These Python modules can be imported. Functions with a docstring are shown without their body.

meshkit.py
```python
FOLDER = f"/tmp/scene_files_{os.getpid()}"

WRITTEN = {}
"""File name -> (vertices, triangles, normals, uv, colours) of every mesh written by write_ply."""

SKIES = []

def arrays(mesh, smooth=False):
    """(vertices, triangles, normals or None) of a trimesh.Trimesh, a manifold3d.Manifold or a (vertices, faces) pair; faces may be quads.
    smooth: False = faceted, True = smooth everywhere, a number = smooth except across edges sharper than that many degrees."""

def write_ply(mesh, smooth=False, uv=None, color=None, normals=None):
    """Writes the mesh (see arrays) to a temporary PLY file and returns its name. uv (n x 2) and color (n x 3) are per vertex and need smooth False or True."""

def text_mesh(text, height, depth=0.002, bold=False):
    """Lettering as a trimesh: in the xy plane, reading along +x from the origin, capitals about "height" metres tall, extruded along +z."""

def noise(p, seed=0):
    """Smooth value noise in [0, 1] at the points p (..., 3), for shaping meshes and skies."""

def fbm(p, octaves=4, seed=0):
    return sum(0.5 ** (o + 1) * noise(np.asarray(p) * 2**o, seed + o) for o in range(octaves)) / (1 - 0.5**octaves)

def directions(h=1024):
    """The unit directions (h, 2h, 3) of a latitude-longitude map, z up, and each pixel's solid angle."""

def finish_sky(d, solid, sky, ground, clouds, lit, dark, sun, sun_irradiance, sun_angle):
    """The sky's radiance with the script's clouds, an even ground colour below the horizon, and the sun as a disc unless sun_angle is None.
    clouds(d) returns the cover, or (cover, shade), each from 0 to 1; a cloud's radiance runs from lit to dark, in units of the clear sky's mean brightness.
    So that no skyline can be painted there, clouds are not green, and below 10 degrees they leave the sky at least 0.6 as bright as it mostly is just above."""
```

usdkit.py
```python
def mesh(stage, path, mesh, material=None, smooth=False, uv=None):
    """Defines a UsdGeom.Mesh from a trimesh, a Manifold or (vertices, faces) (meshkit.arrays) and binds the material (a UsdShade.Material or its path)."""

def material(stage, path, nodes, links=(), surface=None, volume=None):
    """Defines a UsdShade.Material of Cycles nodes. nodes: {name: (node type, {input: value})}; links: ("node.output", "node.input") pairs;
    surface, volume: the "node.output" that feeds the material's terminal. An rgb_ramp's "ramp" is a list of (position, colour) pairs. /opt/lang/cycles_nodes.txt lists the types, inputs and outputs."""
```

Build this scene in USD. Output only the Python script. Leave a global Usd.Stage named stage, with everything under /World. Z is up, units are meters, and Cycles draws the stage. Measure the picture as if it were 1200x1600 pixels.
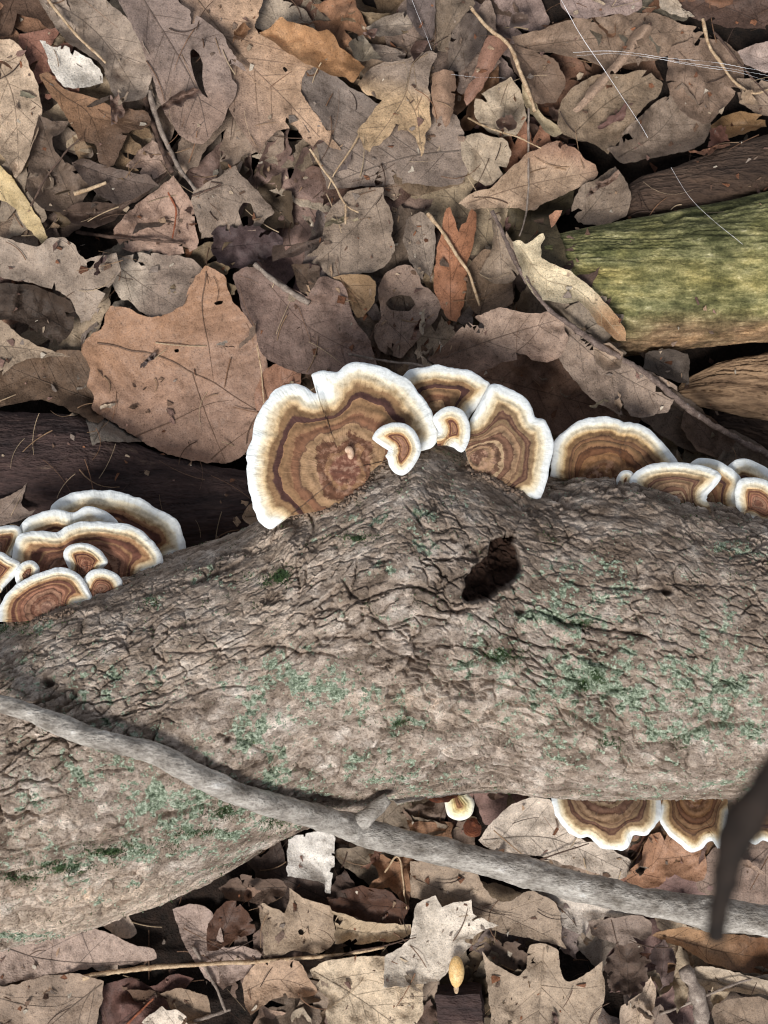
import math
import numpy as np
import shapely
from shapely.geometry import Polygon, LineString, Point
from scipy.spatial import Delaunay, cKDTree
from scipy.interpolate import LinearNDInterpolator, PchipInterpolator
from scipy.ndimage import gaussian_filter1d, maximum_filter1d
import usdkit
import meshkit
from pxr import Usd, UsdGeom, UsdLux, UsdShade, Gf, Sdf, Vt

stage = Usd.Stage.CreateInMemory()
UsdGeom.SetStageUpAxis(stage, 'Z')
UsdGeom.SetStageMetersPerUnit(stage, 1.0)
UsdGeom.Xform.Define(stage, '/World')
UsdGeom.Scope.Define(stage, '/World/Looks')

# ------------------------------------------------------------------ camera, sky, sun, exposure
CAM_H = 0.70          # metres above the litter, looking straight down, north is up in the picture
FPX = 2000.0          # focal length in pixels of a 1200 x 1600 picture
EXPOSURE = 1.2
cam = UsdGeom.Camera.Define(stage, '/World/camera')
cam.AddTranslateOp().Set(Gf.Vec3d(0, 0, CAM_H))
cam.CreateHorizontalApertureAttr(36.0)
cam.CreateVerticalApertureAttr(48.0)
cam.CreateFocalLengthAttr(36.0 * FPX / 1200.0)
cam.CreateFStopAttr(21.0)
cam.CreateFocusDistanceAttr(0.60)
cam.CreateClippingRangeAttr(Gf.Vec2f(0.02, 1000.0))
cam.CreateExposureAttr(EXPOSURE)

SUN_EL, SUN_AZ = math.radians(56), math.radians(204)      # bright part of the overcast sky: behind the photographer
SUN_DIR = np.array([math.sin(SUN_AZ) * math.cos(SUN_EL), math.cos(SUN_AZ) * math.cos(SUN_EL), math.sin(SUN_EL)])
dome = UsdLux.DomeLight.Define(stage, '/World/sky')
dome.GetPrim().SetCustomDataByKey('kind', 'structure')
skym = usdkit.material(stage, '/World/Looks/overcast_sky', {
    'sky': ('sky_texture', {'sky_type': 'single_scattering', 'sun_disc': False, 'sun_elevation': SUN_EL, 'sun_rotation': SUN_AZ}),
    'grey': ('hsv', {'saturation': 0.34, 'value': 1.0, 'hue': 0.5, 'fac': 1.0}),
    'tc': ('texture_coordinate', {}),
    'n': ('noise_texture', {'scale': 2.2, 'detail': 5.0, 'roughness': 0.55}),
    'r': ('rgb_ramp', {'ramp': [(0.3, (0.72, 0.73, 0.75)), (0.7, (1.25, 1.24, 1.22))]}),
    'mul': ('mix_color', {'blend_type': 'multiply', 'fac': 1.0, 'use_clamp': False}),
    'bg': ('background_shader', {'strength': 0.05})},
    [('sky.color', 'grey.color'), ('tc.generated', 'n.vector'), ('n.fac', 'r.fac'), ('grey.color', 'mul.a'), ('r.color', 'mul.b'),
     ('mul.result', 'bg.color')], surface='bg.background')
UsdShade.MaterialBindingAPI.Apply(dome.GetPrim()).Bind(skym)
sun = UsdLux.DistantLight.Define(stage, '/World/sun')
sun.CreateNormalizeAttr(True)
sun.CreateIntensityAttr(0.4)
sun.CreateAngleAttr(18.0)
sun.CreateColorAttr(Gf.Vec3f(1.0, 0.97, 0.92))
zax = Gf.Vec3d(*map(float, SUN_DIR))
sun.AddTransformOp().Set(Gf.Matrix4d().SetRotate(Gf.Rotation(Gf.Vec3d(0, 0, 1), zax)))


# ------------------------------------------------------------------ helpers
def lin(c):
    c = np.asarray(c, float) / 255.0
    return np.where(c <= 0.04045, c / 12.92, ((c + 0.055) / 1.055) ** 2.4)


def unproject(px, py, z):
    px, py, z = np.asarray(px, float), np.asarray(py, float), np.asarray(z, float)
    k = (CAM_H - z) / FPX
    return (px - 600.0) * k, (800.0 - py) * k


def project(x, y, z):
    k = FPX / (CAM_H - z)
    return 600.0 + x * k, 800.0 - y * k


def sstep(a, b, x):
    t = np.clip((x - a) / (b - a), 0, 1)
    return t * t * (3 - 2 * t)


def fbm(p, scale, octaves=4, seed=0):
    """-1..1 fractal noise at points p with features of about `scale` metres (scalar or three numbers)."""
    return (meshkit.fbm(np.asarray(p) / np.asarray(scale) + 57.3 + seed * 3.17, octaves, seed) - 0.5) * 2


_used = {}


def unique(path):
    n = _used.get(path)
    _used[path] = 0 if n is None else n + 1
    return path if n is None else f'{path}_{n + 1:03d}'


def tag(prim, label=None, cat=None, group=None, kind=None):
    p = prim.GetPrim() if hasattr(prim, 'GetPrim') else prim
    for k, v in (('label', label), ('category', cat), ('group', group), ('kind', kind)):
        if v:
            p.SetCustomDataByKey(k, v)
    return p


def thing(name, label, cat, group=None, loc=(0, 0, 0)):
    path = unique('/World/' + name)
    x = UsdGeom.Xform.Define(stage, path)
    x.AddTranslateOp().Set(Gf.Vec3d(*map(float, loc)))
    tag(x, label, cat, group)
    x_loc[path] = np.asarray(loc, float)
    return path


x_loc = {}


def put(name, v, f, mat, parent=None, smooth=True, attrs=None):
    """One Mesh prim in world coordinates under parent (whose location is subtracted)."""
    path = unique((parent or '/World') + '/' + name)
    v = np.asarray(v, float)
    root = '/'.join((parent or '').split('/')[:3])
    if root in x_loc:
        v = v - x_loc[root]
    m = usdkit.mesh(stage, path, (v, f), LOOK[mat], smooth=smooth)
    for k, a in (attrs or {}).items():
        a = np.asarray(a, np.float32)
        api = UsdGeom.PrimvarsAPI(m)
        if a.ndim == 2:
            api.CreatePrimvar(k, Sdf.ValueTypeNames.Color3fArray, 'vertex').Set(Vt.Vec3fArray.FromNumpy(a))
        else:
            api.CreatePrimvar(k, Sdf.ValueTypeNames.FloatArray, 'vertex').Set(Vt.FloatArray.FromNumpy(a))
    return path


def grid_faces(nu, nv, wrap_v=False):
    i, j = np.meshgrid(np.arange(nu - 1), np.arange(nv if wrap_v else nv - 1), indexing='ij')
    a, b = i * nv + j, i * nv + (j + 1) % nv
    c, d = (i + 1) * nv + (j + 1) % nv, (i + 1) * nv + j
    return np.vstack([np.stack([a, b, c], -1).reshape(-1, 3), np.stack([a, c, d], -1).reshape(-1, 3)])


def smooth_path(p, step):
    """Catmull-Rom through the points p (n x k), resampled about every `step`."""
    p = np.asarray(p, float)
    if len(p) > 2:
        q = np.vstack([2 * p[0] - p[1], p, 2 * p[-1] - p[-2]])
        t = np.linspace(0, 1, 13)[:-1][:, None]
        seg = []
        for k in range(1, len(q) - 2):
            a, b, c, d = q[k - 1], q[k], q[k + 1], q[k + 2]
            seg.append(0.5 * (2 * b + (c - a) * t + (2 * a - 5 * b + 4 * c - d) * t**2 + (3 * b - a - 3 * c + d) * t**3))
        p = np.vstack(seg + [p[-1:]])
    s = np.r_[0, np.cumsum(np.linalg.norm(np.diff(p, axis=0), axis=1))]
    n = max(3, int(s[-1] / step) + 1)
    u = np.linspace(0, s[-1], n)
    return np.stack([np.interp(u, s, p[:, k]) for k in range(p.shape[1])], 1)


def tube(path, radii, sides=8, flat=1.0, noise=0.0, seed=0):
    """Closed tube with capped ends round a 3D polyline."""
    p = np.asarray(path, float)
    r = np.broadcast_to(np.asarray(radii, float), (len(p),))
    t = np.gradient(p, axis=0)
    t /= np.linalg.norm(t, axis=1, keepdims=True) + 1e-12
    up = np.where(np.abs(t[:, 2:]) < 0.9, [0, 0, 1.0], [0, 1.0, 0])
    a = np.cross(t, up)
    a /= np.linalg.norm(a, axis=1, keepdims=True) + 1e-12
    b = np.cross(a, t)
    ang = np.arange(sides) * 2 * np.pi / sides
    off = np.cos(ang)[None, :, None] * a[:, None] + flat * np.sin(ang)[None, :, None] * b[:, None]
    rr = r[:, None, None] * np.ones((1, sides, 1))
    v = p[:, None] + rr * off
    if noise:
        v = v + off * (r[:, None, None] * noise * fbm(v, r.mean() * 1.6, 3, seed)[..., None])
    f = grid_faces(len(p), sides, True)
    v = v.reshape(-1, 3)
    n = len(v)
    v = np.vstack([v, p[0], p[-1]])
    k = np.arange(sides)
    e = (len(p) - 1) * sides
    f = np.vstack([f, np.stack([np.full(sides, n), (k + 1) % sides, k], 1), np.stack([np.full(sides, n + 1), e + k, e + (k + 1) % sides], 1)])
    return v, f[:, ::-1]


def join(parts):
    vs, fs, n = [], [], 0
    for v, f in parts:
        vs.append(v)
        fs.append(np.asarray(f) + n)
        n += len(v)
    return np.vstack(vs), np.vstack(fs)


def seg_dist(p, line):
    """Distance of points p (n x 2) to a polyline and the arc position of the nearest point."""
    p, line = np.asarray(p, float), np.asarray(line, float)
    best, at, s0 = np.full(len(p), 1e9), np.zeros(len(p)), 0.0
    for a, b in zip(line[:-1], line[1:]):
        d = b - a
        L = np.hypot(*d) + 1e-12
        t = np.clip(((p - a) @ d) / L**2, 0, 1)
        q = np.hypot(*(p - a - t[:, None] * d).T)
        m = q < best
        best[m], at[m] = q[m], s0 + t[m] * L
        s0 += L
    return best, at


# ------------------------------------------------------------------ materials
LOOK = {}


def mat(name, nodes, links, surface):
    LOOK[name] = usdkit.material(stage, '/World/Looks/' + name, nodes, links, surface=surface)


def M_leaf(name, rough=0.62, mottle=1.0, bumpk=1.0):
    mat(name, {
        'tint': ('attribute', {'attribute': 'tint'}), 'g': ('geometry', {}), 'bf': ('geometry', {}),
        'n1': ('noise_texture', {'scale': 70.0, 'detail': 6.0, 'roughness': 0.72}),
        'n2': ('noise_texture', {'scale': 260.0, 'detail': 5.0, 'roughness': 0.75}),
        'n3': ('noise_texture', {'scale': 1350.0, 'detail': 2.0, 'roughness': 0.6}),
        'vo': ('voronoi_texture', {'feature': 'distance_to_edge', 'scale': 620.0, 'randomness': 1.0}),
        'vr': ('rgb_ramp', {'ramp': [(0.0, (1.22, 1.19, 1.14)), (0.10, (0.98, 0.98, 0.98)), (0.4, (0.97, 0.97, 0.97))]}),
        'r1': ('rgb_ramp', {'ramp': [(0.25, (1 - .55 * mottle, 1 - .57 * mottle, 1 - .59 * mottle)), (0.5, (1, 1, 1)), (0.75, (1 + .38 * mottle, 1 + .38 * mottle, 1 + .37 * mottle))]}),
        'r2': ('rgb_ramp', {'ramp': [(0.28, (0.42, 0.40, 0.38)), (0.43, (0.92, 0.92, 0.92)), (0.6, (1.06, 1.06, 1.06)), (0.74, (1.45, 1.45, 1.45))]}),
        'r3': ('rgb_ramp', {'ramp': [(0.28, (0.30, 0.27, 0.25)), (0.41, (1, 1, 1)), (0.64, (1.06, 1.06, 1.06)), (0.76, (1.5, 1.5, 1.5))]}),
        'a': ('mix_color', {'blend_type': 'multiply', 'fac': 1.0, 'use_clamp': False}),
        'b': ('mix_color', {'blend_type': 'multiply', 'fac': 1.0, 'use_clamp': False}),
        'c': ('mix_color', {'blend_type': 'multiply', 'fac': 0.9, 'use_clamp': False}),
        'd': ('mix_color', {'blend_type': 'multiply', 'fac': 0.8, 'use_clamp': False}),
        'h1': ('math', {'math_type': 'multiply', 'value2': 0.6}),
        'h2': ('math', {'math_type': 'multiply', 'value2': 0.15}),
        'h3': ('math', {'math_type': 'minimum', 'value2': 0.25}),
        'hs': ('math', {'math_type': 'add'}), 'ht': ('math', {'math_type': 'add'}),
        'bump': ('bump', {'strength': 0.55 * bumpk, 'distance': 0.0009}),
        'p': ('principled_bsdf', {'roughness': rough, 'specular_ior_level': 0.28}),
        'tr': ('translucent_bsdf', {}), 'mx': ('mix_closure', {'fac': 0.12})},
        [('g.position', 'n1.vector'), ('g.position', 'n2.vector'), ('g.position', 'n3.vector'), ('g.position', 'vo.vector'),
         ('n1.fac', 'r1.fac'), ('n2.fac', 'r2.fac'), ('n3.fac', 'r3.fac'), ('vo.distance', 'vr.fac'),
         ('tint.color', 'a.a'), ('r1.color', 'a.b'), ('a.result', 'b.a'), ('r2.color', 'b.b'), ('b.result', 'c.a'), ('r3.color', 'c.b'),
         ('c.result', 'd.a'), ('vr.color', 'd.b'), ('d.result', 'p.base_color'), ('d.result', 'tr.color'),
         ('n2.fac', 'h1.value1'), ('n3.fac', 'h2.value1'), ('vo.distance', 'h3.value1'), ('h1.value', 'hs.value1'), ('h2.value', 'hs.value2'),
         ('hs.value', 'ht.value1'), ('h3.value', 'ht.value2'), ('ht.value', 'bump.height'), ('bump.normal', 'p.normal'),
         ('p.BSDF', 'mx.closure1'), ('tr.BSDF', 'mx.closure2')], 'mx.closure')


M_leaf('dry_leaf')
M_leaf('smooth_leaf', 0.5, 0.55, 0.6)
M_leaf('bleached_leaf', 0.75, 1.1, 1.3)


def M_plain(name, c1, c2, scale, rough=0.7, bump=0.5, dist=0.001, c3=None, stretch=(1, 1, 1)):
    """A natural matter of two or three colours broken up by noise on two scales."""
    ramp = [(0.32, c1), (0.62, c2)] + ([(0.74, c3)] if c3 is not None else [])
    mat(name, {
        'g': ('geometry', {}), 'm': ('mapping', {'scale': stretch}),
        'n': ('noise_texture', {'scale': scale, 'detail': 6.0, 'roughness': 0.66}),
        'n2': ('noise_texture', {'scale': scale * 6, 'detail': 3.0, 'roughness': 0.65}),
        'r': ('rgb_ramp', {'ramp': ramp}), 'r2': ('rgb_ramp', {'ramp': [(0.3, (0.62, 0.6, 0.6)), (0.5, (1, 1, 1)), (0.72, (1.3, 1.3, 1.3))]}),
        'x': ('mix_color', {'blend_type': 'multiply', 'fac': 1.0, 'use_clamp': False}),
        'ad': ('math', {'math_type': 'add'}),
        'b': ('bump', {'strength': bump, 'distance': dist}),
        'p': ('principled_bsdf', {'roughness': rough, 'specular_ior_level': 0.3})},
        [('g.position', 'm.vector'), ('m.vector', 'n.vector'), ('m.vector', 'n2.vector'), ('n.fac', 'r.fac'), ('n2.fac', 'r2.fac'), ('r.color', 'x.a'), ('r2.color', 'x.b'),
         ('x.result', 'p.base_color'), ('n.fac', 'ad.value1'), ('n2.fac', 'ad.value2'), ('ad.value', 'b.height'), ('b.normal', 'p.normal')], 'p.BSDF')


M_plain('soil', lin((22, 17, 14)), lin((50, 38, 31)), 140, 0.95, 0.9, 0.003)
M_plain('stem_straw', lin((150, 120, 90)), lin((205, 180, 148)), 300, 0.6)
M_plain('stem_grey', lin((105, 92, 84)), lin((160, 146, 134)), 300, 0.75, c3=lin((195, 188, 178)))
M_plain('stem_dark', lin((52, 40, 36)), lin((105, 84, 72)), 320, 0.75)
M_plain('stem_rust', lin((120, 66, 44)), lin((165, 100, 72)), 300, 0.6)
M_plain('twig_bark', lin((104, 96, 87)), lin((180, 173, 164)), 110, 0.75, 0.9, 0.0013, lin((216, 214, 210)), (0.7, 1.2, 1.2))
M_plain('twig_end', lin((20, 15, 12)), lin((42, 32, 26)), 150, 0.8)
M_plain('twig_lichen', lin((92, 78, 71)), lin((138, 120, 111)), 280, 0.8, 0.8, 0.0012, lin((200, 196, 190)))
M_plain('dark_wood', lin((40, 29, 29)), lin((74, 56, 52)), 110, 0.7, 0.9, 0.003, lin((118, 98, 84)), (0.25, 1, 1))
M_plain('umber_wood', lin((44, 33, 28)), lin((84, 66, 54)), 110, 0.8, 0.9, 0.003, lin((130, 110, 95)), (0.25, 1, 1))
M_plain('orange_wood', lin((96, 74, 56)), lin((156, 128, 100)), 130, 0.8, 0.8, 0.002, lin((192, 168, 140)), (0.22, 1, 1))
M_plain('chunk', lin((62, 38, 40)), lin((104, 72, 70)), 200, 0.7, 0.6, 0.001)
M_plain('seed', lin((214, 168, 104)), lin((238, 206, 150)), 200, 0.4, 0.15, 0.0005)
M_plain('silk', lin((225, 225, 230)), lin((250, 250, 252)), 300, 0.4, 0.0)
M_plain('globule', lin((184, 148, 120)), lin((220, 190, 164)), 500, 0.5, 0.3)
M_plain('moss', lin((30, 46, 24)), lin((70, 94, 50)), 300, 0.8, 0.3, c3=lin((112, 134, 78)))
M_plain('lichen', lin((108, 120, 100)), lin((156, 168, 146)), 260, 0.9, 0.6, 0.0006, lin((196, 208, 196)))
M_plain('pores', lin((206, 190, 160)), lin((232, 222, 200)), 700, 0.8, 0.6, 0.0006)

# bark: attributes lich (green crust), bare (pale, smooth), dim (darker brown patches), hole (rotten wood inside), plate (random per flake)
mat('bark', {
    'g': ('geometry', {}), 'm': ('mapping', {'scale': (0.9, 1, 1)}),
    'n1': ('noise_texture', {'scale': 70.0, 'detail': 5.0, 'roughness': 0.65}),
    'n2': ('noise_texture', {'scale': 470.0, 'detail': 5.0, 'roughness': 0.8}),
    'n3': ('noise_texture', {'scale': 1150.0, 'detail': 2.0, 'roughness': 0.7}),
    'nl': ('noise_texture', {'scale': 560.0, 'detail': 3.0, 'roughness': 0.65}),
    'r1': ('rgb_ramp', {'ramp': [(0.25, lin((92, 79, 69))), (0.42, lin((148, 132, 118))), (0.56, lin((180, 165, 152))), (0.72, lin((218, 208, 197)))]}),
    'r2': ('rgb_ramp', {'ramp': [(0.27, (0.34, 0.31, 0.29)), (0.41, (0.88, 0.87, 0.86)), (0.58, (1.05, 1.05, 1.05)), (0.70, (1.55, 1.54, 1.52))]}),
    'r3': ('rgb_ramp', {'ramp': [(0.3, (0.42, 0.39, 0.37)), (0.43, (1, 1, 1)), (0.6, (1.05, 1.05, 1.05)), (0.72, (1.45, 1.45, 1.45))]}),
    'pl': ('attribute', {'attribute': 'plate'}), 'li': ('attribute', {'attribute': 'lich'}), 'ba': ('attribute', {'attribute': 'bare'}),
    'di': ('attribute', {'attribute': 'dim'}), 'ho': ('attribute', {'attribute': 'hole'}), 'mo': ('attribute', {'attribute': 'mossy'}),
    'rp': ('rgb_ramp', {'ramp': [(0.0, (0.62, 0.59, 0.57)), (0.5, (1.02, 1.02, 1.02)), (1.0, (1.42, 1.42, 1.42))]}),
    'x1': ('mix_color', {'blend_type': 'multiply', 'fac': 1.0, 'use_clamp': False}),
    'x2': ('mix_color', {'blend_type': 'multiply', 'fac': 1.0, 'use_clamp': False}),
    'x3': ('mix_color', {'blend_type': 'multiply', 'fac': 1.0, 'use_clamp': False}),
    'xb': ('mix_color', {'blend_type': 'mix', 'b': lin((206, 186, 166))}), 'bf': ('math', {'math_type': 'multiply', 'value2': 0.65}),
    'xd': ('mix_color', {'blend_type': 'multiply', 'b': (0.55, 0.5, 0.46)}),
    'rl': ('rgb_ramp', {'ramp': [(0.36, lin((72, 84, 66))), (0.5, lin((136, 149, 126))), (0.62, lin((194, 202, 182)))]}),
    'la': ('math', {'math_type': 'add'}), 'lm': ('map_range', {'from_min': 0.93, 'from_max': 1.05, 'clamp': True}),
    'xl': ('mix_color', {'blend_type': 'mix'}),
    'rm': ('rgb_ramp', {'ramp': [(0.3, lin((34, 46, 30))), (0.7, lin((80, 100, 66)))]}),
    'ma': ('math', {'math_type': 'add'}), 'mm': ('map_range', {'from_min': 0.92, 'from_max': 1.12, 'clamp': True}),
    'xm': ('mix_color', {'blend_type': 'mix'}),
    'rh': ('rgb_ramp', {'ramp': [(0.3, lin((30, 21, 17))), (0.7, lin((78, 56, 45)))]}),
    'xh': ('mix_color', {'blend_type': 'mix'}),
    's1': ('math', {'math_type': 'multiply', 'value2': 0.5}), 's2': ('math', {'math_type': 'add'}),
    'bump': ('bump', {'strength': 0.85, 'distance': 0.0020}),
    'p': ('principled_bsdf', {'roughness': 0.88, 'specular_ior_level': 0.2})},
    [('g.position', 'm.vector'), ('m.vector', 'n1.vector'), ('m.vector', 'n2.vector'), ('m.vector', 'n3.vector'), ('g.position', 'nl.vector'),
     ('n1.fac', 'r1.fac'), ('n2.fac', 'r2.fac'), ('n3.fac', 'r3.fac'), ('pl.fac', 'rp.fac'),
     ('r1.color', 'xb.a'), ('ba.fac', 'bf.value1'), ('bf.value', 'xb.fac'),
     ('xb.result', 'x1.a'), ('r2.color', 'x1.b'), ('x1.result', 'x2.a'), ('r3.color', 'x2.b'), ('x2.result', 'x3.a'), ('rp.color', 'x3.b'),
     ('x3.result', 'xd.a'), ('di.fac', 'xd.fac'),
     ('nl.fac', 'rl.fac'), ('nl.fac', 'la.value1'), ('li.fac', 'la.value2'), ('la.value', 'lm.value'), ('lm.result', 'xl.fac'), ('xd.result', 'xl.a'), ('rl.color', 'xl.b'),
     ('n3.fac', 'rm.fac'), ('nl.fac', 'ma.value1'), ('mo.fac', 'ma.value2'), ('ma.value', 'mm.value'), ('mm.result', 'xm.fac'), ('xl.result', 'xm.a'), ('rm.color', 'xm.b'),
     ('n2.fac', 'rh.fac'), ('ho.fac', 'xh.fac'), ('xm.result', 'xh.a'), ('rh.color', 'xh.b'), ('xh.result', 'p.base_color'),
     ('n3.fac', 's1.value1'), ('s1.value', 's2.value1'), ('n2.fac', 's2.value2'), ('s2.value', 'bump.height'), ('bump.normal', 'p.normal')], 'p.BSDF')

# weathered wood under a green film of algae: attribute algae
mat('mossy_wood', {
    'g': ('geometry', {}), 'm': ('mapping', {'rotation': (0, 0, -0.13), 'scale': (0.34, 1, 1)}),
    'n1': ('noise_texture', {'scale': 260.0, 'detail': 5.0, 'roughness': 0.7}),
    'n2': ('noise_texture', {'scale': 34.0, 'detail': 6.0, 'roughness': 0.7}),
    'n3': ('noise_texture', {'scale': 900.0, 'detail': 3.0, 'roughness': 0.7}),
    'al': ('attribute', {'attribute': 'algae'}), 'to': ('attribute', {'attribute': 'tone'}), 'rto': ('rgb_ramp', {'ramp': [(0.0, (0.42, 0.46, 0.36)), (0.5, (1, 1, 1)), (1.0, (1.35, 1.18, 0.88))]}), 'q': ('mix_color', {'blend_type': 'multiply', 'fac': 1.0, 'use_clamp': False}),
    'rw': ('rgb_ramp', {'ramp': [(0.3, lin((78, 60, 44))), (0.5, lin((134, 108, 82))), (0.7, lin((180, 152, 120)))]}),
    'rg': ('rgb_ramp', {'ramp': [(0.25, lin((56, 57, 36))), (0.45, lin((102, 101, 66))), (0.6, lin((148, 143, 102))), (0.75, lin((208, 200, 164)))]}),
    'rt': ('rgb_ramp', {'ramp': [(0.33, (0.38, 0.42, 0.36)), (0.5, (1, 1, 1)), (0.68, (1.4, 1.3, 1.15))]}),
    'r3': ('rgb_ramp', {'ramp': [(0.3, (0.6, 0.6, 0.55)), (0.5, (1, 1, 1)), (0.74, (1.5, 1.5, 1.5))]}),
    'x': ('mix_color', {'blend_type': 'mix'}), 'y': ('mix_color', {'blend_type': 'multiply', 'fac': 1.0, 'use_clamp': False}),
    'z': ('mix_color', {'blend_type': 'multiply', 'fac': 0.8, 'use_clamp': False}),
    'ad': ('math', {'math_type': 'add'}), 'mr': ('map_range', {'from_min': 0.85, 'from_max': 1.4, 'clamp': True}),
    'b': ('bump', {'strength': 0.9, 'distance': 0.0016}),
    'p': ('principled_bsdf', {'roughness': 0.8, 'specular_ior_level': 0.25})},
    [('g.position', 'm.vector'), ('m.vector', 'n1.vector'), ('g.position', 'n2.vector'), ('g.position', 'n3.vector'),
     ('n1.fac', 'rw.fac'), ('n1.fac', 'rg.fac'), ('n2.fac', 'ad.value1'), ('al.fac', 'ad.value2'), ('ad.value', 'mr.value'), ('mr.result', 'x.fac'),
     ('rw.color', 'x.a'), ('rg.color', 'x.b'), ('n2.fac', 'rt.fac'), ('x.result', 'y.a'), ('rt.color', 'y.b'), ('y.result', 'z.a'), ('n3.fac', 'r3.fac'), ('r3.color', 'z.b'),
     ('z.result', 'q.a'), ('to.fac', 'rto.fac'), ('rto.color', 'q.b'), ('q.result', 'p.base_color'), ('n1.fac', 'b.height'), ('b.normal', 'p.normal')], 'p.BSDF')

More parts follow.
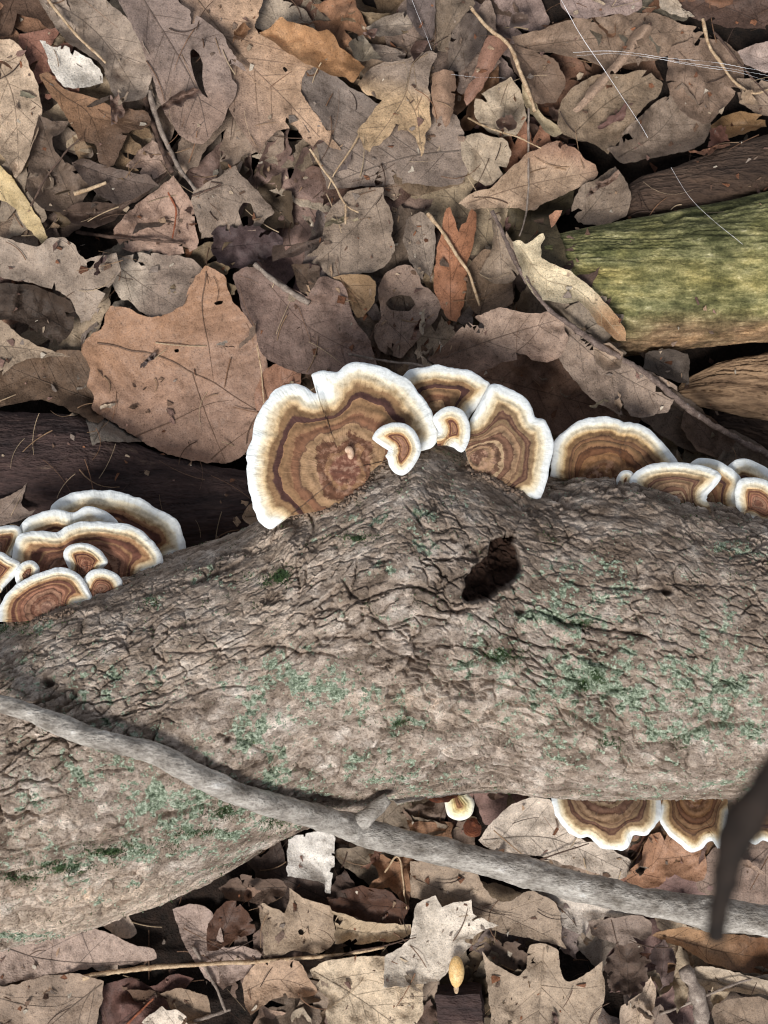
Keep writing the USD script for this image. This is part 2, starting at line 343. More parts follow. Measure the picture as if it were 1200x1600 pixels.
# bracket fungi: attribute zone runs 0 (where it is attached) .. 1 (growing edge), ray is the distance along the edge in metres
def M_cap(name, ramp):
    mat(name, {
        'z': ('attribute', {'attribute': 'zone'}), 'ray': ('attribute', {'attribute': 'rayx'}), 'ray2': ('attribute', {'attribute': 'rayy'}), 'g': ('geometry', {}),
        'c': ('combine_xyz', {}), 'cs': ('math', {'math_type': 'multiply', 'value2': 0.006}),
        'n': ('noise_texture', {'scale': 900.0, 'detail': 3.0, 'roughness': 0.6}),
        'n2': ('noise_texture', {'scale': 330.0, 'detail': 4.0, 'roughness': 0.65}),
        'n4': ('noise_texture', {'scale': 110.0, 'detail': 2.0, 'roughness': 0.5}),
        'w': ('map_range', {'from_min': 0.0, 'from_max': 1.0, 'to_min': -0.022, 'to_max': 0.022}),
        'w2': ('map_range', {'from_min': 0.0, 'from_max': 1.0, 'to_min': -0.03, 'to_max': 0.03}),
        'w4': ('map_range', {'from_min': 0.0, 'from_max': 1.0, 'to_min': -0.10, 'to_max': 0.10}),
        'inner': ('map_range', {'from_min': 0.1, 'from_max': 0.62, 'to_min': 2.0, 'to_max': 0.55, 'clamp': True}),
        's': ('math', {'math_type': 'add'}), 's2': ('math', {'math_type': 'add'}), 's3': ('math', {'math_type': 'multiply'}), 's4': ('math', {'math_type': 'add'}),
        'r': ('rgb_ramp', {'ramp': ramp}),
        'rr': ('rgb_ramp', {'ramp': [(0.3, (0.6, 0.56, 0.52)), (0.5, (1, 1, 1)), (0.7, (1.25, 1.25, 1.25))]}),
        'fade': ('map_range', {'from_min': 0.78, 'from_max': 0.93, 'to_min': 1.0, 'to_max': 0.2, 'clamp': True}),
        'x': ('mix_color', {'blend_type': 'multiply', 'use_clamp': False}),
        'y': ('mix_color', {'blend_type': 'multiply', 'use_clamp': False, 'fac': 1.0}), 'ry': ('rgb_ramp', {'ramp': [(0.3, (0.93, 0.92, 0.90)), (0.46, (1, 1, 1)), (0.7, (1.03, 1.03, 1.03))]}),
        'gz': ('map_range', {'from_min': 0.08, 'from_max': 0.42, 'to_min': 1.0, 'to_max': 0.0, 'clamp': True}), 'gn': ('map_range', {'from_min': 0.5, 'from_max': 0.6, 'to_min': 0.0, 'to_max': 0.8, 'clamp': True}), 'gm': ('math', {'math_type': 'multiply'}),
        'gx': ('mix_color', {'blend_type': 'mix', 'b': lin((178, 142, 120))}),
        'ad': ('math', {'math_type': 'add'}),
        'b': ('bump', {'strength': 0.55, 'distance': 0.0011}),
        'p': ('principled_bsdf', {'roughness': 0.72, 'specular_ior_level': 0.25, 'sheen_weight': 0.15, 'sheen_roughness': 0.5})},
        [('ray.fac', 'c.x'), ('ray2.fac', 'c.y'), ('z.fac', 'cs.value1'), ('cs.value', 'c.z'), ('c.vector', 'n.vector'), ('g.position', 'n2.vector'), ('g.position', 'n4.vector'),
         ('n.fac', 'w.value'), ('n2.fac', 'w2.value'), ('n4.fac', 'w4.value'), ('w.result', 's.value1'), ('w2.result', 's.value2'), ('s.value', 's2.value1'), ('w4.result', 's2.value2'),
         ('z.fac', 'inner.value'), ('s2.value', 's3.value1'), ('inner.result', 's3.value2'), ('z.fac', 's4.value1'), ('s3.value', 's4.value2'), ('s4.value', 'r.fac'),
         ('n2.fac', 'rr.fac'), ('z.fac', 'fade.value'), ('r.color', 'x.a'), ('rr.color', 'x.b'), ('fade.result', 'x.fac'),
         ('z.fac', 'gz.value'), ('n2.fac', 'gn.value'), ('gz.result', 'gm.value1'), ('gn.result', 'gm.value2'), ('gm.value', 'gx.fac'), ('x.result', 'gx.a'), ('gx.result', 'y.a'), ('n.fac', 'ry.fac'), ('ry.color', 'y.b'),
         ('y.result', 'p.base_color'), ('n.fac', 'ad.value1'), ('n2.fac', 'ad.value2'), ('ad.value', 'b.height'), ('b.normal', 'p.normal')], 'p.BSDF')


def bands(inner, cols, lines, seed):
    """Many narrow crisp zones: ground colours from the inside out, with dark growth lines between them."""
    rng = np.random.default_rng(seed)
    out = [(0.0, lin(inner)), (0.13, lin(inner))]
    t, i = 0.15, 0
    while t < 0.60:
        w = rng.uniform(0.05, 0.115)
        c = np.array(cols[i % len(cols)]) * rng.uniform(0.92, 1.08)
        out += [(t, lin(np.clip(c, 0, 255))), (t + w, lin(np.clip(c * 1.06, 0, 255)))]
        t += w + 0.006
        if rng.random() < 0.5:
            d = 0.55 * np.array(lines[rng.integers(len(lines))]) + 0.45 * c * 0.9
            out += [(t, lin(d)), (t + rng.uniform(0.008, 0.018), lin(d))]
            t += 0.024
        i += 1
    return out


def edge(t0, dark, tan, cream):
    return [(t0, lin(tan)), (t0 + 0.02, lin(dark)), (t0 + 0.068, lin(dark)), (t0 + 0.085, lin(tan)), (t0 + 0.13, lin(tan)), (t0 + 0.165, lin(cream)), (0.878, lin((226, 216, 192))), (0.915, lin((232, 233, 228))), (1.0, lin((237, 242, 244)))]


M_cap('fungus_cap', bands((122, 80, 64), [(146, 110, 80), (110, 74, 54), (160, 128, 96), (118, 82, 60)], [(86, 54, 42), (104, 68, 48)], 3) + edge(0.635, (74, 46, 40), (130, 100, 70), (200, 172, 132)))
M_cap('grey_cap', bands((112, 80, 64), [(142, 114, 88), (106, 78, 60), (156, 132, 104), (116, 84, 66)], [(76, 56, 46), (94, 64, 48)], 7) + edge(0.625, (82, 52, 43), (142, 116, 86), (206, 182, 144)))
M_cap('ochre_cap', bands((120, 84, 60), [(138, 100, 66), (106, 70, 46), (128, 94, 66)], [(82, 54, 36), (98, 66, 40)], 11) + edge(0.615, (80, 54, 38), (126, 96, 66), (192, 162, 118)))
M_cap('young_cap', bands((142, 104, 86), [(120, 82, 66), (150, 110, 88)], [(92, 58, 48)], 13) + edge(0.60, (106, 66, 52), (172, 130, 90), (216, 188, 144)))
M_cap('rust_cap', bands((140, 104, 88), [(136, 96, 76), (120, 80, 62), (150, 112, 90)], [(84, 52, 42), (98, 60, 46)], 17) + edge(0.63, (100, 62, 48), (158, 120, 86), (212, 184, 144)))
M_cap('rust_cap_dark', bands((116, 76, 62), [(124, 80, 60), (106, 66, 50), (140, 98, 76)], [(76, 44, 36), (88, 50, 38)], 19) + edge(0.60, (92, 54, 42), (150, 108, 76), (208, 176, 130)))
M_cap('yellow_cap', [(0.0, lin((92, 54, 38))), (0.45, lin((120, 74, 50))), (0.6, lin((160, 120, 84))), (0.72, lin((214, 192, 136))), (0.85, lin((236, 226, 184))), (1.0, lin((244, 241, 226)))])
M_plain('rust_crust', lin((70, 36, 26)), lin((122, 68, 44)), 300, 0.7, 0.9, 0.0015, lin((170, 120, 84)))
M_plain('foot', lin((104, 86, 72)), lin((150, 130, 114)), 260, 0.9, 0.6, 0.001, lin((196, 178, 160)))

# ------------------------------------------------------------------ the ground: one sheet to the horizon
def build_ground():
    near = np.linspace(-0.36, 0.36, 145)
    far = np.r_[-60, -20, -6, -2, -0.9, -0.55]
    ax = np.r_[far, near, -far[::-1]]
    X, Y = np.meshgrid(ax, ax, indexing='ij')
    P = np.stack([X, Y, 0 * X], -1)
    Z = -0.010 + 0.004 * fbm(P, 0.05, 4, 3) * (np.abs(X) < 0.5) * (np.abs(Y) < 0.5) + 0.2 * fbm(P, 9.0, 3, 5) * (np.maximum(np.abs(X), np.abs(Y)) > 3)
    v = np.stack([X, Y, Z], -1).reshape(-1, 3)
    f = grid_faces(len(ax), len(ax))[:, ::-1]
    n = np.cross(v[f[0, 1]] - v[f[0, 0]], v[f[0, 2]] - v[f[0, 0]])
    p = put('forest_floor', v, f if n[2] > 0 else f[:, ::-1], 'soil')
    tag(stage.GetPrimAtPath(p), kind='structure')


build_ground()


# ------------------------------------------------------------------ logs
def log_base(top, bot, xa, xb, zc, step, squash=1.0, dense=(-20, 200)):
    """A lying log whose two edges run along the photograph lines top and bot (px) at the height zc of its axis.
    Returns base points (nx, nv, 3), radial directions, arc position and radius."""
    k = (CAM_H - zc) / FPX
    nx = int((xb - xa) * k / step) if not isinstance(step, tuple) else int((xb - xa) * k / step[0])
    xs = np.linspace(xa, xb, nx)
    tp, bp = np.array(top, float), np.array(bot, float)
    yt = PchipInterpolator(tp[:, 0], tp[:, 1])(xs)
    yb = PchipInterpolator(bp[:, 0], bp[:, 1])(xs)
    X, T, B = (xs - 600) * k, (800 - yt) * k, (800 - yb) * k
    yc, r = (T + B) / 2, (T - B) / 2
    rm = r.mean()
    nd = int(np.radians(dense[1] - dense[0]) * rm / (step[1] if isinstance(step, tuple) else step))
    phi = np.radians(np.r_[np.linspace(dense[0], dense[1], nd), np.linspace(dense[1], dense[0] + 360, max(8, nd // 12))[1:-1]])
    c, s = np.cos(phi)[None], np.sin(phi)[None]
    P = np.stack([np.broadcast_to(X[:, None], (nx, len(phi))), yc[:, None] + r[:, None] * c, zc + squash * r[:, None] * s], -1)
    D = np.stack([0 * P[..., 0], np.broadcast_to(c, P.shape[:2]), np.broadcast_to(s, P.shape[:2])], -1)
    return P, D, rm * np.broadcast_to(phi[None], P.shape[:2]), (xs, yc, r)


def close_log(V):
    nx, nv = V.shape[:2]
    f = grid_faces(nx, nv, True)
    v = V.reshape(-1, 3)
    n = len(v)
    v = np.vstack([v, V[0].mean(0), V[-1].mean(0)])
    k = np.arange(nv)
    e = (nx - 1) * nv
    f = np.vstack([f, np.stack([np.full(nv, n), (k + 1) % nv, k], 1), np.stack([np.full(nv, n + 1), e + k, e + (k + 1) % nv], 1)])
    # outward orientation
    a = v[f[nv // 4, 1]] - v[f[nv // 4, 0]]
    b = v[f[nv // 4, 2]] - v[f[nv // 4, 0]]
    out = v[f[nv // 4, 0]] - V[0].mean(0)
    return v, (f if np.cross(a, b) @ out > 0 else f[:, ::-1])


def cells(X, A, ax, aa, seed, drop=0.0):
    """Voronoi cells stretched along the grain: gap between nearest two (in cell units), id, offset from the nearest seed."""
    q = np.stack([X.ravel() / ax, A.ravel() / aa], 1)
    lo, hi = np.floor(q.min(0)).astype(int) - 1, np.ceil(q.max(0)).astype(int) + 1
    rng = np.random.default_rng(seed)
    gx, gy = np.meshgrid(np.arange(lo[0], hi[0]), np.arange(lo[1], hi[1]), indexing='ij')
    s = np.stack([gx.ravel(), gy.ravel()], 1) + rng.random((gx.size, 2))
    s = s[rng.random(len(s)) >= drop]
    d, i = cKDTree(s).query(q, k=2)
    return (d[:, 1] - d[:, 0]).reshape(X.shape), i[:, 0].reshape(X.shape), (q - s[i[:, 0]]).reshape(*X.shape, 2), len(s)


LOG_TOP = [(-160, 1035), (-60, 1000), (0, 978), (100, 925), (200, 888), (290, 858), (350, 838), (420, 812), (480, 772), (540, 735), (590, 708), (640, 694), (690, 698), (740, 712),
           (800, 738), (860, 748), (940, 742), (1000, 752), (1080, 778), (1150, 790), (1200, 800), (1360, 830)]
LOG_BOT = [(-160, 1540), (-60, 1500), (0, 1477), (75, 1456), (140, 1440), (200, 1420), (290, 1386), (370, 1346), (450, 1300), (520, 1270), (600, 1252), (700, 1236), (760, 1228), (860, 1240),
           (1000, 1243), (1100, 1243), (1150, 1246), (1200, 1240), (1360, 1220)]
LOG_Z = 0.058
KNOT = [(790, 833), (803, 838), (808, 862), (814, 885), (815, 900), (800, 914), (778, 924), (757, 938), (737, 943), (722, 935), (727, 907), (744, 882), (760, 870), (768, 846)]
GROOVES = [  # long dark splits in the bark, photograph px, depth mm
    ([(810, 948), (850, 960), (890, 975), (940, 985), (1000, 990), (1030, 1005)], 3.4), ([(560, 1090), (640, 1070), (740, 1065), (830, 1080), (880, 1105)], 1.7),
    ([(870, 1102), (910, 1128), (955, 1150), (1000, 1168)], 3.4), ([(1010, 1170), (1060, 1155), (1110, 1135), (1160, 1132), (1215, 1142)], 3.6),
    ([(245, 1018), (320, 1017), (400, 1008), (470, 1018), (560, 1030)], 1.8), ([(600, 920), (650, 915), (690, 935), (720, 955), (760, 945)], 2.4),
    ([(690, 800), (700, 830), (655, 820), (630, 790)], 1.6), ([(470, 790), (490, 820), (480, 850), (465, 880), (470, 920), (455, 960)], 1.8),
    ([(530, 900), (560, 935), (600, 925), (640, 905)], 2.2), ([(640, 790), (690, 805), (740, 830)], 1.4), ([(580, 1000), (650, 1035), (720, 1040), (780, 1015)], 1.7),
    ([(840, 760), (890, 790), (930, 800), (985, 810), (1000, 820)], 3.2), ([(870, 905), (930, 915), (985, 918), (1045, 920)], 2.2), ([(990, 915), (1000, 895), (1000, 880)], 1.6),
    ([(60, 1335), (130, 1318), (190, 1310), (250, 1275), (300, 1262), (350, 1250)], 2.8), ([(0, 1370), (60, 1352), (120, 1340)], 2.4), ([(110, 1230), (150, 1205), (220, 1200)], 1.2),
    ([(270, 915), (310, 905), (370, 880), (420, 850)], 2.2), ([(70, 985), (150, 960), (230, 925), (290, 900)], 1.8), ([(230, 1130), (270, 1100), (330, 1075), (400, 1070)], 1.3),
    ([(480, 1245), (530, 1250), (560, 1262), (600, 1245)], 2.0), ([(630, 1190), (700, 1170), (780, 1175), (860, 1195)], 1.5), ([(920, 1210), (1000, 1225), (1100, 1215)], 1.8),
    ([(1060, 960), (1120, 985), (1200, 1000)], 1.6), ([(1040, 1040), (1090, 1070), (1080, 1110)], 1.3), ([(560, 960), (610, 975), (660, 960)], 1.6), ([(330, 1145), (390, 1160), (440, 1190)], 1.4)]
LICHEN = [(330, 1250, 160, 50, .62), (180, 1210, 160, 60, .55), (480, 1090, 160, 60, .5), (940, 1080, 190, 90, .6), (1130, 1080, 110, 100, .58), (880, 940, 90, 50, .58), (130, 1080, 130, 50, .45), (560, 1200, 130, 40, .5), (700, 1180, 120, 50, .3), (1080, 1210, 150, 30, .38), (60, 1330, 120, 60, .4), (250, 1380, 140, 30, .32), (640, 960, 90, 30, .3), (450, 1065, 45, 22, .9), (525, 1070, 35, 28, .9), (585, 1075, 22, 12, .7), (390, 1145, 30, 26, .9), (240, 1240, 55, 30, .95), (300, 1255, 48, 28, .95), (280, 1300, 60, 24, .9), (120, 1345, 70, 22, .85),
          (40, 1250, 25, 16, .7), (35, 1220, 36, 28, .5), (230, 1330, 40, 22, .8), (350, 1310, 40, 26, .75), (120, 1370, 30, 12, .7), (435, 1205, 25, 40, .6), (510, 1185, 30, 20, .6), (495, 1020, 26, 10, .6), (480, 1015, 20, 14, .6),
          (430, 1040, 30, 20, .7), (860, 925, 50, 38, .85), (910, 885, 36, 22, .6), (880, 965, 70, 14, .95), (920, 1060, 55, 30, .95), (985, 1090, 60, 26, .9), (1000, 1130, 40, 22, .7), (1060, 1145, 80, 14, .85), (1160, 1140, 60, 18, .85),
          (1140, 1030, 46, 30, .75), (1120, 960, 30, 20, .5), (1165, 865, 20, 12, .7), (1130, 855, 22, 14, .6), (660, 830, 26, 40, .65), (570, 815, 30, 10, .7), (640, 975, 36, 14, .7), (640, 900, 26, 10, .5), (625, 1130, 34, 20, .85),
          (700, 850, 40, 60, .4), (560, 900, 26, 10, .4), (180, 1075, 60, 40, .5), (110, 1080, 40, 26, .55), (240, 940, 18, 9, .7), (330, 905, 50, 16, .35), (20, 980, 50, 14, .6), (960, 1235, 60, 10, .5), (1090, 1225, 50, 14, .6), (640, 1230, 40, 20, .6),
          (1010, 1040, 30, 20, .4), (760, 1200, 60, 20, .35), (900, 1160, 40, 20, .4), (540, 1180, 50, 40, .4), (60, 1140, 80, 30, .3), (130, 1400, 120, 16, .35), (30, 1462, 60, 10, .6)]
MOSS = [(440, 902, 16, 13, 1.0), (415, 910, 20, 10, .6), (625, 1130, 30, 14, .8), (780, 1022, 26, 14, .75), (938, 1055, 14, 18, .95), (915, 1075, 14, 14, .85), (910, 972, 24, 7, .7), (345, 1268, 46, 15, .95), (300, 1295, 50, 10, .8),
        (230, 1320, 50, 14, .8), (160, 1330, 50, 12, .9), (100, 1350, 60, 14, .85), (30, 1370, 50, 10, .8), (420, 1285, 30, 10, .7), (560, 840, 20, 7, .7), (240, 940, 14, 8, .6), (960, 1160, 30, 8, .6), (1060, 1160, 40, 8, .6), (20, 985, 40, 8, .5)]


GRIP = [[(452, 808), (492, 803), (533, 790), (566, 766), (580, 742), (604, 730)], [(736, 740), (767, 750), (789, 763), (815, 775)], [(990, 770), (1010, 790), (1036, 806), (1060, 818), (1108, 819)],
        [(20, 974), (48, 972), (80, 966), (114, 956), (150, 950)], [(894, 756), (930, 765), (960, 775)]]


def blobs(px, py, spots):
    m = np.zeros(px.shape)
    for x, y, a, b, s in spots:
        m = np.maximum(m, s * np.exp(-(((px - x) / a) ** 2 + ((py - y) / b) ** 2)))
    return m


def build_main_log():
    P, D, A, _ = log_base(LOG_TOP, LOG_BOT, -150, 1350, LOG_Z, (0.00047, 0.00043), dense=(-10, 192))
    X = P[..., 0]
    px, py = project(P[..., 0], P[..., 1], P[..., 2])
    top = P[..., 2] > LOG_Z - 0.03
    # grain: the flow runs along the log and bends round the knot
    S = X * 0.985 + A * 0.05
    R = A - X * 0.05
    Q = np.stack([S, R, 0.4 * R + 0 * S], -1)
    w1, w2 = fbm(Q, 0.014, 3, 1), fbm(Q + 9.1, 0.014, 3, 2)
    v1, v2 = fbm(Q, 0.0036, 4, 3), fbm(Q + 4.3, 0.0036, 4, 4)
    Sw, Rw = S + 0.0040 * w1 + 0.0017 * v1, R + 0.0032 * w2 + 0.0014 * v2
    g1, id1, off1, n1 = cells(Sw, Rw, 0.0078, 0.0048, 11, 0.42)
    u1, u2 = fbm(Q, .0015, 2, 5), fbm(Q + 2.2, .0015, 2, 6)
    g2, id2, off2, n2 = cells(Sw + 0.0008 * u1, Rw + 0.0007 * u2, 0.0029, 0.0021, 12, 0.35)
    rng = np.random.default_rng(5)
    h1, t1 = rng.random(n1), rng.normal(0, 1, (n1, 2))
    h2, t2 = rng.random(n2), rng.normal(0, 1, (n2, 2))
    m1 = sstep(-0.3, 0.35, fbm(Q, (0.05, 0.03, 0.03), 3, 6) - 0.45 * blobs(px, py, [(1000, 870, 150, 60, 1), (1120, 930, 120, 60, .8), (740, 780, 60, 50, .7), (300, 1080, 120, 40, .4)]) + 0.4 * blobs(px, py, [(480, 900, 120, 80, 1), (600, 950, 100, 50, .8), (700, 1060, 200, 40, .7), (120, 1260, 160, 60, .6), (330, 960, 120, 50, .4), (200, 1380, 220, 70, .7), (900, 1180, 300, 60, .6), (520, 1190, 140, 50, .6)]))
    m2 = sstep(-0.3, 0.3, fbm(Q, (0.022, 0.016, 0.016), 3, 7))
    e1 = sstep(-0.35, 0.25, fbm(Q, 0.0075, 2, 8))
    e2 = sstep(-0.3, 0.3, fbm(Q, 0.0042, 2, 9))
    QW = np.stack([Sw, Rw, 0 * Sw], -1)
    na = fbm(QW, (0.030, 0.012, 1), 5, 61)
    crack = 2.2 * (1 - sstep(0.03, 0.115, g1)) * e1 * (0.25 + 0.75 * m1) + 0.9 * (1 - sstep(0.06, 0.2, g2)) * e2 * (0.2 + 0.8 * m2) + 2.6 * (1 - sstep(0.02, 0.05, np.abs(na))) * m1
    mm = 2.4 * fbm(P, 0.06, 3, 21) + 0.75 * fbm(Q, (0.03, 0.012, 0.012), 4, 22)
    mm += 0.38 * (h1[id1] - 0.5) + 0.2 * np.einsum('...k,...k', t1[id1], off1) * m1 + 0.35 * sstep(0, 0.5, g1)
    mm += 0.32 * (h2[id2] - 0.5) + 0.22 * np.einsum('...k,...k', t2[id2], off2)
    mm -= crack
    mm += 1.3 * fbm(P, (0.022, 0.016, 0.016), 3, 25) * (1 - sstep(0.25, 0.6, D[..., 2])) + 0.30 * fbm(Q, (0.006, 0.0034, 0.0034), 3, 23) + 0.42 * fbm(Q, (0.0020, 0.0015, 0.0015), 3, 24)
    # bark lapping over the feet of the fungi
    for line in GRIP:
        d, _ = seg_dist(np.stack([px.ravel(), py.ravel()], 1), line)
        mm += (np.exp(-((d - 3) / 7) ** 2) * (1.6 + 1.6 * fbm(P.reshape(-1, 3), 0.006, 2, 66))).reshape(px.shape) * top
    # long splits
    pts, dep = [], []
    for line, d in GROOVES:
        q = smooth_path(np.array(line, float), 1.5)
        t = np.linspace(0, 1, len(q))
        q = q + np.stack([5 * fbm(np.stack([q[:, 0], q[:, 1], 0 * t], 1), 26.0, 3, 31), 7 * fbm(np.stack([q[:, 0], q[:, 1], 0 * t], 1), 22.0, 3, 32)], 1)
        pts.append(q)
        dep.append(d * np.minimum(1, 6 * np.minimum(t, 1 - t)) * (0.65 + 0.5 * fbm(np.stack([q[:, 0], q[:, 1], 0 * t], 1), 40.0, 2, 33)))
    tree = cKDTree(np.vstack(pts))
    vis = np.nonzero(top.ravel())[0]
    dd, ii = tree.query(np.stack([px.ravel()[vis], py.ravel()[vis]], 1), distance_upper_bound=40)
    ok = np.isfinite(dd)
    dpt = np.concatenate(dep)
    gro = np.zeros(px.size)
    dp = dpt[ii[ok]]
    wob = 1 + 0.5 * fbm(P.reshape(-1, 3)[vis[ok]], 0.003, 2, 35)
    gro[vis[ok]] = 1.3 * dp * (1 - sstep(0.8, 1.6 + 1.2 * dp, dd[ok] * wob)) - 0.35 * dp * np.exp(-((dd[ok] - 11) / 6) ** 2)
    mm -= gro.reshape(px.shape)
    # the buttress of the old branch: a rounded ridge running down from the peak, its right flank falling away
    d, _ = seg_dist(np.stack([px.ravel(), py.ravel()], 1), [(672, 690), (655, 760), (625, 850), (560, 930)])
    mm += (5.0 * np.exp(-(d / 34) ** 2)).reshape(px.shape) * top
    d, _ = seg_dist(np.stack([px.ravel(), py.ravel()], 1), [(410, 830), (440, 840), (470, 870)])
    mm += (3.0 * np.exp(-(d / 22) ** 2)).reshape(px.shape) * top
    mm += 3.0 * blobs(px, py, [(1080, 1195, 150, 26, 1), (300, 1130, 40, 26, .5), (250, 1290, 140, 20, .6), (700, 940, 60, 25, -.8)]) * top
    # knot hole and borer holes
    poly = Polygon(KNOT)
    xy = np.stack([px.ravel(), py.ravel()], 1)
    xy = xy + np.stack([6.5 * fbm(P.reshape(-1, 3), 0.0045, 4, 41), 6.5 * fbm(P.reshape(-1, 3), 0.0045, 4, 42)], 1)
    near = (np.abs(xy[:, 0] - 770) < 80) & (np.abs(xy[:, 1] - 890) < 90) & top.ravel()
    inside = np.zeros(px.size)
    pn = shapely.points(xy[near])
    dist = shapely.distance(poly.exterior, pn) * np.where(shapely.contains(poly, pn), 1, -1)
    inside[near] = sstep(-0.5, 2.2, dist)
    deep = np.zeros(px.size)
    deep[near] = np.clip(dist, 0, 40) / 30
    hole = inside.reshape(px.shape)
    pit = hole * (9 + 11 * deep.reshape(px.shape) + 5.0 * fbm(P, 0.0045, 3, 43))
    for hx, hy, hr, hd in ((75, 1064, 9, 6), (1044, 922, 8, 4), (355, 1156, 5, 3), (812, 955, 8, 4), (610, 1262, 10, 4)):
        b = np.exp(-(((px - hx) / hr) ** 2 + ((py - hy) / (hr * 0.8)) ** 2) ** 2) * top
        mm -= hd * b
        hole = np.maximum(hole, b * 0.8)
    rimd = np.full(px.size, 99.0)
    rimd[near] = -dist
    mm += (1.3 * np.exp(-((rimd - 5) / 5) ** 2) * (0.5 + 0.9 * fbm(P.reshape(-1, 3), 0.005, 2, 47))).reshape(px.shape)
    V = P + D * (mm * 0.001)[..., None]
    V[..., 2] -= pit * 0.001
    bare = blobs(px, py, [(160, 1410, 150, 40, 1), (80, 1440, 100, 30, .9), (60, 1290, 60, 40, .5), (420, 860, 40, 30, .8), (440, 870, 60, 40, .6), (520, 860, 60, 50, .5), (430, 970, 90, 30, .5), (600, 1100, 120, 30, .5),
                          (760, 1120, 90, 30, .4), (60, 1160, 60, 40, .3), (300, 1040, 120, 40, .4)])
    dim = blobs(px, py, [(960, 860, 200, 90, .75), (1120, 900, 140, 90, .65), (740, 770, 70, 60, .5), (300, 1110, 40, 24, .7), (120, 950, 140, 40, .6), (860, 790, 100, 40, .6), (1180, 1010, 80, 60, .5), (560, 920, 40, 30, .35), (300, 890, 90, 20, .5)])
    dim = np.clip(0.8 * dim + 0.3 * fbm(Q, (0.03, 0.02, 0.02), 3, 51), 0, 1)
    rough = fbm(P, 0.011, 3, 52)
    li = np.clip(blobs(px, py, [(a_, b_, 1.45 * c_, 1.45 * d_, e_) for a_, b_, c_, d_, e_ in LICHEN]) * 0.9 + 0.45 * rough + 0.5 * fbm(P, 0.006, 3, 54) + 0.7 * fbm(P, 0.0022, 2, 57) - 0.17 + 0.10 * fbm(P, 0.05, 2, 53), 0, 0.8)
    mo = np.clip(blobs(px, py, MOSS) * 0.88 + 0.5 * fbm(P, 0.005, 3, 55) + 0.25 * rough - 0.12, 0, 0.85)
    plate = np.clip(0.5 + 0.6 * (h1[id1] - 0.5) * m1 + 0.75 * (h2[id2] - 0.5), 0, 1)
    v, f = close_log(V)
    pad = lambda a: np.r_[a.ravel(), a[0].mean(), a[-1].mean()]  # noqa: E731
    root = thing('fallen_log', 'thick grey-brown fallen log with cracked lichen-spotted bark and a dark knot hole', 'log', loc=(0, 0, LOG_Z))
    put('bark', v, f, 'bark', root, True, {'lich': pad(li), 'mossy': pad(mo), 'bare': pad(bare), 'dim': pad(dim), 'hole': pad(hole), 'plate': pad(plate)})
    # crumbs of lichen and tufts of moss standing on the bark
    n = np.cross(np.gradient(V, axis=0), np.gradient(V, axis=1))
    n /= np.linalg.norm(n, axis=2, keepdims=True) + 1e-12
    n *= np.sign((n * D).sum(-1))[..., None]
    vv, nn = V.reshape(-1, 3), n.reshape(-1, 3)
    rng = np.random.default_rng(77)

    def pick(mask, count, power):
        p = np.where(top & (hole < 0.1), mask, 0).ravel() ** power
        return rng.choice(len(vv), count, p=p / p.sum())

    ico = np.array([[0, 0, 1], [1, 0, .2], [.3, .95, .2], [-.8, .6, .2], [-.8, -.6, .2], [.3, -.95, .2], [0, 0, -.5]], float)
    icf = np.array([[0, 1, 2], [0, 2, 3], [0, 3, 4], [0, 4, 5], [0, 5, 1], [6, 2, 1], [6, 3, 2], [6, 4, 3], [6, 5, 4], [6, 1, 5]])
    k = pick(np.clip(li, 0, 1), 14000, 1.5)
    sc = rng.uniform(0.2, 0.62, (len(k), 1, 1)) * 1e-3 * np.array([1, 1, 0.55])
    pos = vv[k] + rng.normal(0, 0.0003, (len(k), 3)) * [1, 1, 0]
    rot = rng.uniform(0, 6.28, len(k))
    loc = ico[None] * sc * rng.uniform(0.6, 1.3, (len(k), len(ico), 1))
    cr, sr = np.cos(rot)[:, None], np.sin(rot)[:, None]
    loc = np.stack([loc[..., 0] * cr - loc[..., 1] * sr, loc[..., 0] * sr + loc[..., 1] * cr, loc[..., 2]], -1)
    nk = nn[k]
    ta = np.cross(nk, [1.0, 0, 0])
    ta /= np.linalg.norm(ta, axis=1, keepdims=True) + 1e-9
    tb = np.cross(nk, ta)
    gv = pos[:, None] + loc[..., :1] * ta[:, None] + loc[..., 1:2] * tb[:, None] + loc[..., 2:] * nk[:, None]
    gf = (icf[None] + (np.arange(len(k)) * len(ico))[:, None, None]).reshape(-1, 3)
    p = put('lichen_crust', gv.reshape(-1, 3), gf, 'lichen', root, False)
    tag(stage.GetPrimAtPath(p), 'pale blue-green crust of lichen in patches', kind='stuff')
    k = pick(np.clip(blobs(px, py, [(a_, b_, 1.2 * c_, 1.2 * d_, e_) for a_, b_, c_, d_, e_ in MOSS]) + 0.7 * fbm(P, 0.006, 3, 56) - 0.1, 0, 1), 9000, 2.0)
    base = vv[k] + rng.normal(0, 0.0004, (len(k), 3)) * [1, 1, 0] - nn[k] * 0.0002
    up = nn[k] + rng.normal(0, 0.55, (len(k), 3))
    up /= np.linalg.norm(up, axis=1, keepdims=True)
    side = np.cross(up, rng.normal(0, 1, (len(k), 3)))
    side /= np.linalg.norm(side, axis=1, keepdims=True)
    L, W = rng.uniform(0.7, 2.0, (len(k), 1)) * 1e-3, rng.uniform(0.16, 0.3, (len(k), 1)) * 1e-3
    thick = np.cross(up, side) * W * 0.5
    bl = np.stack([base - side * W, base + side * W, base + thick, base + up * L], 1)
    bf = np.array([[0, 1, 3], [1, 2, 3], [2, 0, 3]])
    mf = (bf[None] + (np.arange(len(k)) * 4)[:, None, None]).reshape(-1, 3)
    p = put('moss_tufts', bl.reshape(-1, 3), mf, 'moss', root, False)
    tag(stage.GetPrimAtPath(p), 'dark green moss growing along the splits', kind='stuff')
    return V, top


